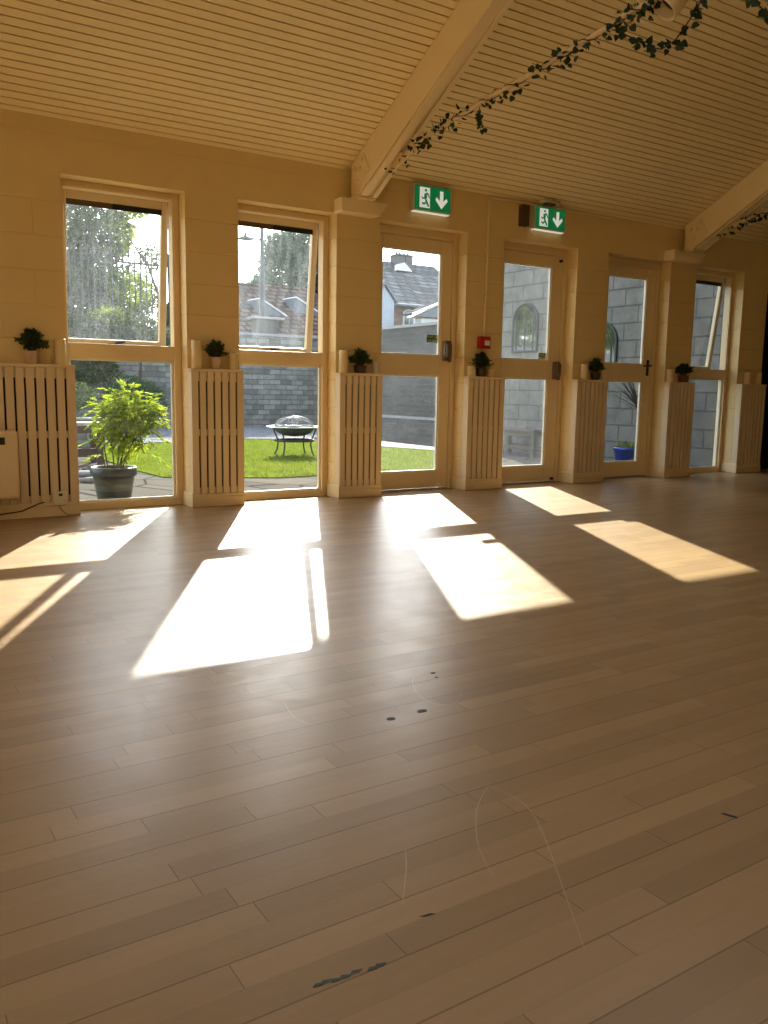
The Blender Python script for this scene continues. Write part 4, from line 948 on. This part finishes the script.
# gate pillar and lamp post
o = empty('gate_pillar', (8.79, 13.4, 1.6), 'square stone pillar with flat cap in front of the tiled roof', 'pillar')
q = MB(); q.box(-.27, .27, -.2, .2, 0, .93, .01); q.build('shaft', 'hstone', o); q = MB(); q.box(-.37, .43, -.26, .26, .9302, .985, .008); q.build('cap', 'coping', o)
o = empty('lamp_post', (8.97, 13.9, 1.6), 'grey street lamp post with a single arm pointing left', 'lamp post')
q = MB(); q.tube([(0, 0, 0), (0, 0, 1.6), (.0, 0, 3.3)], [.075, .062, .048], 12); q.build('pole', 'postgrey', o)
q = MB(); q.tube([(0, 0, 2.90), (-.14, 0, 2.915), (-.28, 0, 2.91)], .022, 8); q.build('arm', 'postgrey', o)
q = MB(); q.lathe([(.0, .04), (.10, .035), (.17, .0), (.16, -.015), (0, -.03)], n=20); q.lathe([(.04, .036), (.03, .09), (0, .10)], n=12); h = q.build('lamp_head', 'postgrey', o, (-.44, 0, 2.885))
h.scale = (1.15, .8, 1.5)

# ------------------------------------------------------------------ houses beyond the wall
o = empty('tiled_house', (11.4, 18.5, 1.6), 'low house with a brown tiled roof and two small dormers beyond the garden', 'house')
def pl(q, pts): q.add(pts, [list(range(len(pts)))])
q = MB(); q.box(-2.3, 2.15, -1.9, 3.4, 0, .68); q.build('wall', 'hstone', o)
q = MB(); q.prism([(-2.1, .60), (1.55, 2.50), (5.1, .60), (5.1, .68), (1.55, 2.58), (-2.1, .68)], 'x', -2.4, 2.25); q.build('roof', 'tile', o)
q = MB(); q.box(-2.4, 2.25, 1.45, 1.65, 2.56, 2.62); q.build('ridge_tiles', 'tile', o)
for (x, z, w_, h_) in ((-.72, 1.47, .90, .46), (.62, 1.62, .95, .46), (-1.75, 1.62, .4, .4)):
    y = (z-.68)/.5205-2.1
    d_ = MB(); d_.prism([(x, z-.02), (x+.02, z+h_), (x+w_, z-.02)], 'y', y-.02, y+1.2); dd = d_.build('dormer', 'housegrey', o)
    d_ = MB(); d_.prism([(x+.0201, z+h_+.002), (x+.05, z+h_+.035), (x+w_+.06, z+.005), (x+w_+.001, z-.02)], 'y', y-.05, y+1.2); d_.build('dormer_roof', 'hwhite', dd)
o = empty('slate_house', (17.3, 17.3, 1.6), 'brick house with a grey slate roof and an arched window', 'house')
q = MB(); q.box(-2.5, 3.0, 0, 7.2, 0, 2.03); q.build('wall', 'brick', o)
q = MB(); q.prism([(-.35, 1.95), (3.7, 3.55), (7.7, 1.95), (7.7, 2.03), (3.7, 3.63), (-.35, 2.03)], 'x', -2.75, 3.2); q.build('roof', 'slate', o)
q = MB(); q.tube([(-2.7, -.37, 1.97), (3.2, -.37, 1.97)], .05, 8); q.build('gutter', 'housegrey', o)
wn = MB(); x0, x1, zb, zt = -1.77, -1.42, .9, 1.72
arch = [(x0, zb), (x1, zb)]+[((x0+x1)/2+(x1-x0)/2*cos(a), zt+(x1-x0)/2*.7*sin(a)) for a in [i*pi/8 for i in range(9)]]
arch2 = [(x0-.06, zb-.06), (x1+.06, zb-.06)]+[((x0+x1)/2+((x1-x0)/2+.06)*cos(a), zt+((x1-x0)/2*.7+.06)*sin(a)) for a in [i*pi/8 for i in range(9)]]
wn.prism(arch2, 'y', -.03, -.002); w0 = wn.build('window_surround', 'hwhite', o); wn = MB(); wn.prism(arch, 'y', -.04, -.0302); w1 = wn.build('pane', 'pane', w0)
wn = MB(); wn.box(-1.605, -1.585, -.05, -.0402, zb, zt+.1); wn.box(x0, x1, -.05, -.0402, 1.28, 1.30); wn.build('glazing_bars', 'hwhite', w0)
o = empty('blue_gable', (14.10, 16.3, 1.6), 'pale blue rendered gable at the left of the slate house', 'house')
q = MB(); q.prism([(-.40, 0), (.38, 0), (.38, 1.98), (.0, 2.42), (-.40, 1.97)], 'y', 0, .55); q.build('gable_wall', 'render', o)
q = MB(); q.prism([(.46, 1.93), (.0, 2.46), (-.43, 1.97), (-.43, 2.09), (0, 2.58), (.50, 2.02)], 'y', -.08, .57); q.build('roof_verge', 'housegrey', o)
o = empty('small_outbuilding', (15.45, 15.0, 1.6), 'low outbuilding with white barge boards in front of the slate house', 'outbuilding')
q = MB(); q.box(-.70, 1.3, .20, .55, 0, 1.42); q.build('wall', 'hwhite', o)
q = MB(); q.prism([(-.98, 1.46), (1.55, 1.46), (.28, 1.98)], 'y', .06, .55); q.build('gable', 'housegrey', o)
q = MB(); q.prism([(-1.10, 1.4995), (.28, 2.06), (1.66, 1.4995), (1.70, 1.53), (.28, 2.12), (-1.14, 1.53)], 'y', .05, .58); q.build('roof', 'slate', o)
for pts in ([(-1.12, 1.47), (.28, 2.03), (.28, 2.10), (-1.15, 1.525)], [(.2801, 2.03), (1.68, 1.47), (1.71, 1.525), (.2801, 2.10)]):
    q = MB(); q.prism(pts, 'y', .0, .0495); q.build('barge_board', 'hwhite', o)
o = empty('chimney_house', (25.0, 28, 1.6), 'distant house with big chimney stacks above the slate roof', 'house')
q = MB(); q.box(-1.8, 1.0, .6, 5, 0, 3.3); q.build('wall', 'hstone', o)
q = MB(); q.prism([(.3, 4.4), (2.4, 5.62), (5.2, 4.2), (5.2, 3.3), (.3, 3.3)], 'x', -1.95, 1.1); q.build('roof', 'slate', o)
for x in (-1.23, -.76):
    q = MB(); q.box(x-.22, x+.22, 1.9, 2.6, 5.0, 5.88, .02); q.box(x-.255, x+.23, 1.86, 2.64, 5.88, 5.97, .02); st_ = q.build('chimney_stack', 'hstone', o)
    for dx in (-.09, .09):
        q = MB(); q.lathe([(.06, 5.971), (.055, 6.08), (.065, 6.10), (.05, 6.10)], (x+dx, 2.25, 0), 10); q.build('chimney_pot', 'tile', st_)
q = MB(); q.prism([(-1.95, 5.05), (-1.05, 5.05), (-1.5, 5.45)], 'y', 1.2, 2.0); q.build('gablet', 'hwhite', o)
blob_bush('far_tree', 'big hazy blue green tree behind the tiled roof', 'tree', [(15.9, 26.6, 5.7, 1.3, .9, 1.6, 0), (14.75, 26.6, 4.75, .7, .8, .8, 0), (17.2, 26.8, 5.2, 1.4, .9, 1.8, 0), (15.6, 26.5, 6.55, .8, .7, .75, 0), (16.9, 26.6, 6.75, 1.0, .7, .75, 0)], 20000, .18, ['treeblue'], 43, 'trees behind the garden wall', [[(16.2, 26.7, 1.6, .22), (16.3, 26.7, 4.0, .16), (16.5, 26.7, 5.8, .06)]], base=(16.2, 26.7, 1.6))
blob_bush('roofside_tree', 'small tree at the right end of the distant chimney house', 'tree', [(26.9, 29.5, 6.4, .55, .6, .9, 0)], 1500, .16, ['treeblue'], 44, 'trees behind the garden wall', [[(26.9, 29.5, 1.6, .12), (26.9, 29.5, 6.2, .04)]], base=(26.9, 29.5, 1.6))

# ------------------------------------------------------------------ along the wing wall
def arch_mirror(yc, zb, zt, w_, label):
    o = empty('arched_mirror', (8.8, yc, zb), label, 'garden mirror', 'arched garden mirrors on the grey wall')
    hw, H = w_/2, zt-zb
    def outline(k): return [(-hw-k, -k), (hw+k, -k)]+[((hw+k)*cos(a), H-hw+(hw+k)*sin(a)) for a in [i*pi/14 for i in range(15)]]
    q = MB(); q.prism(outline(-.02), 'x', -.018, -.001); q.build('mirror_glass', 'mirror', o)
    q = MB()
    path = [(-.02, hw, 0)]+[(-.02, hw*cos(a), H-hw+hw*sin(a)) for a in [i*pi/14 for i in range(15)]]+[(-.02, -hw, 0)]
    q.tube(path, .019, 8); q.tube([(-.02, -hw-.01, 0), (-.02, hw+.01, 0)], .019, 8); q.build('arched_frame', 'blackmetal', o)
    q = MB(); k_ = hw-.085
    path = [(-.024, k_, .02)]+[(-.024, k_*cos(a), H-hw+k_*sin(a)) for a in [i*pi/14 for i in range(15)]]+[(-.024, -k_, .02)]
    q.tube(path, .008, 6); q.tube([(-.024, 0, .02), (-.024, 0, H-.10)], .007, 6); q.build('inner_bars', 'blackmetal', o)
    return o
arch_mirror(3.93, 1.49, 2.20, .54, 'arched black framed garden mirror on the grey wall, seen through the dusty glass door')
arch_mirror(2.36, 1.10, 1.82, .52, 'arched black framed garden mirror on the grey wall, seen through the lever handle door')
o = empty('wooden_table', (8.4, 3.5, G), 'old weathered wooden table against the grey wall outside the dusty door', 'table')
q = MB()
for k in range(4): q.box(-.22+k*.115, -.112+k*.115, -.52, .52, .36, .392, .003)
q.build('tabletop', 'oldwood', o)
for x in (-.17, .17):
    for y in (-.46, .46):
        q = MB(); q.box(x-.032, x+.032, y-.032, y+.032, .0005, .3598, .003); q.build('leg', 'greenwood', o)
for x in (-.17, .17):
    q = MB(); q.box(x-.014, x+.014, -.427, .427, .285, .355, .003); q.build('apron', 'oldwood', o)
for x in (-.17, .17):
    q = MB(); q.box(x-.014, x+.014, -.427, .427, .10, .145, .003); q.build('stretcher', 'oldwood', o)
o = empty('potted_cordyline', (8.42, 1.45, G), 'spiky dark cordyline in a cobalt blue pot outside the lever handle door', 'potted plant')
q = MB(); q.lathe([(.15, 0), (.16, .01), (.20, .20), (.215, .215), (.215, .245), (.20, .25), (.185, .25), (.18, .22), (0, .215)], n=28); q.build('pot', 'blue', o)
q = MB(); q.tube([(0, -.10, .216), (.01, -.10, .5), (0, -.10, .80)], [.022, .018, .014], 8); q.build('trunk', 'bark', o)
rg = random.Random(8); q = MB()
for k in range(46):
    a = 2*pi*k/46+rg.uniform(-.1, .1); e = rg.uniform(-.15, 1.25); d = Vector((cos(a)*cos(e)*.8, sin(a)*cos(e), sin(e))); ln = rg.uniform(.60, .88)
    if d.x > .35: ln *= .5
    s_ = Vector((0, -.10, .72+rg.uniform(0, .06))); a_ = d.cross(Vector((0, 0, 1))).normalized(); prev = None; vs = []; 
    for i in range(5):
        t = i/4; c_ = s_+d*ln*t+Vector((0, 0, -.16*t*t*ln)); w_ = .016*(1-t)*(0.5+min(1, t*4)*.5)+.0008
        vs += [c_-a_*w_, c_+a_*w_]
    q.add(vs, [(2*i, 2*i+1, 2*i+3, 2*i+2) for i in range(4)])
q.build('leaves', 'cordy', o)
q = MB()
for k in range(170):
    a = rg.uniform(0, 2*pi); r_ = rg.uniform(0, .16); d = Vector((cos(a)*rg.uniform(0, 1), sin(a)*rg.uniform(0, 1), 1)); q.leaf((r_*cos(a), r_*sin(a), .216), d, rdir(rg), rg.uniform(.06, .14), .012)
q.build('grass_tuft', 'sprig', o)

# ------------------------------------------------------------------ camera, light, world
F = Vector((0.53498776, 0.83262135, -0.14328221)); R = Vector((0.84243414, -0.53856633, 0.01584374)); U = Vector((0.06397514, 0.12918203, 0.98955504))
cam = bpy.data.cameras.new('camera'); co = bpy.data.objects.new('camera', cam); COL.objects.link(co)
mw = Matrix.Identity(4)
for i in range(3): mw[i][0] = R[i]; mw[i][1] = U[i]; mw[i][2] = -F[i]
mw[0][3], mw[1][3], mw[2][3] = -0.04, -5.9131, 0.866
co.matrix_world = mw
cam.sensor_fit = 'VERTICAL'; cam.sensor_height = 36.0; cam.sensor_width = 27.0; cam.lens = 840.0/1024*36.0; cam.clip_start = .05; cam.clip_end = 300
S.camera = co

sd = Vector((0.5255*1.7705, 1.7705, 1.0)).normalized()
sun = bpy.data.lights.new('sun', 'SUN'); sun.energy = 6.3; sun.angle = radians(.6); sun.color = (1.0, .95, .84)
so = bpy.data.objects.new('sun', sun); COL.objects.link(so); so.rotation_euler = sd.to_track_quat('Z', 'Y').to_euler(); so.location = (20, 37, 20)

wd = bpy.data.worlds.new('world'); S.world = wd; wd.use_nodes = True; nt = wd.node_tree; nt.nodes.clear()
wo = nt.nodes.new('ShaderNodeOutputWorld'); bg = nt.nodes.new('ShaderNodeBackground')
sky = nt.nodes.new('ShaderNodeTexSky'); sky.sky_type = 'NISHITA'; sky.sun_disc = False; sky.sun_elevation = radians(26.5); sky.sun_rotation = atan2(0.5255, 1.0); sky.air_density = 1.0; sky.dust_density = 0.6; sky.ozone_density = 1.0
hs = nt.nodes.new('ShaderNodeHueSaturation'); hs.inputs['Saturation'].default_value = 0.6; nt.links.new(sky.outputs[0], hs.inputs['Color']); nt.links.new(hs.outputs[0], bg.inputs[0]); bg.inputs[1].default_value = 0.32
nt.links.new(bg.outputs[0], wo.inputs[0])

vs = S.view_settings
vs.view_transform = 'Standard'; vs.look = 'None'; vs.gamma = 1.0; vs.use_curve_mapping = False; vs.exposure = 1.60
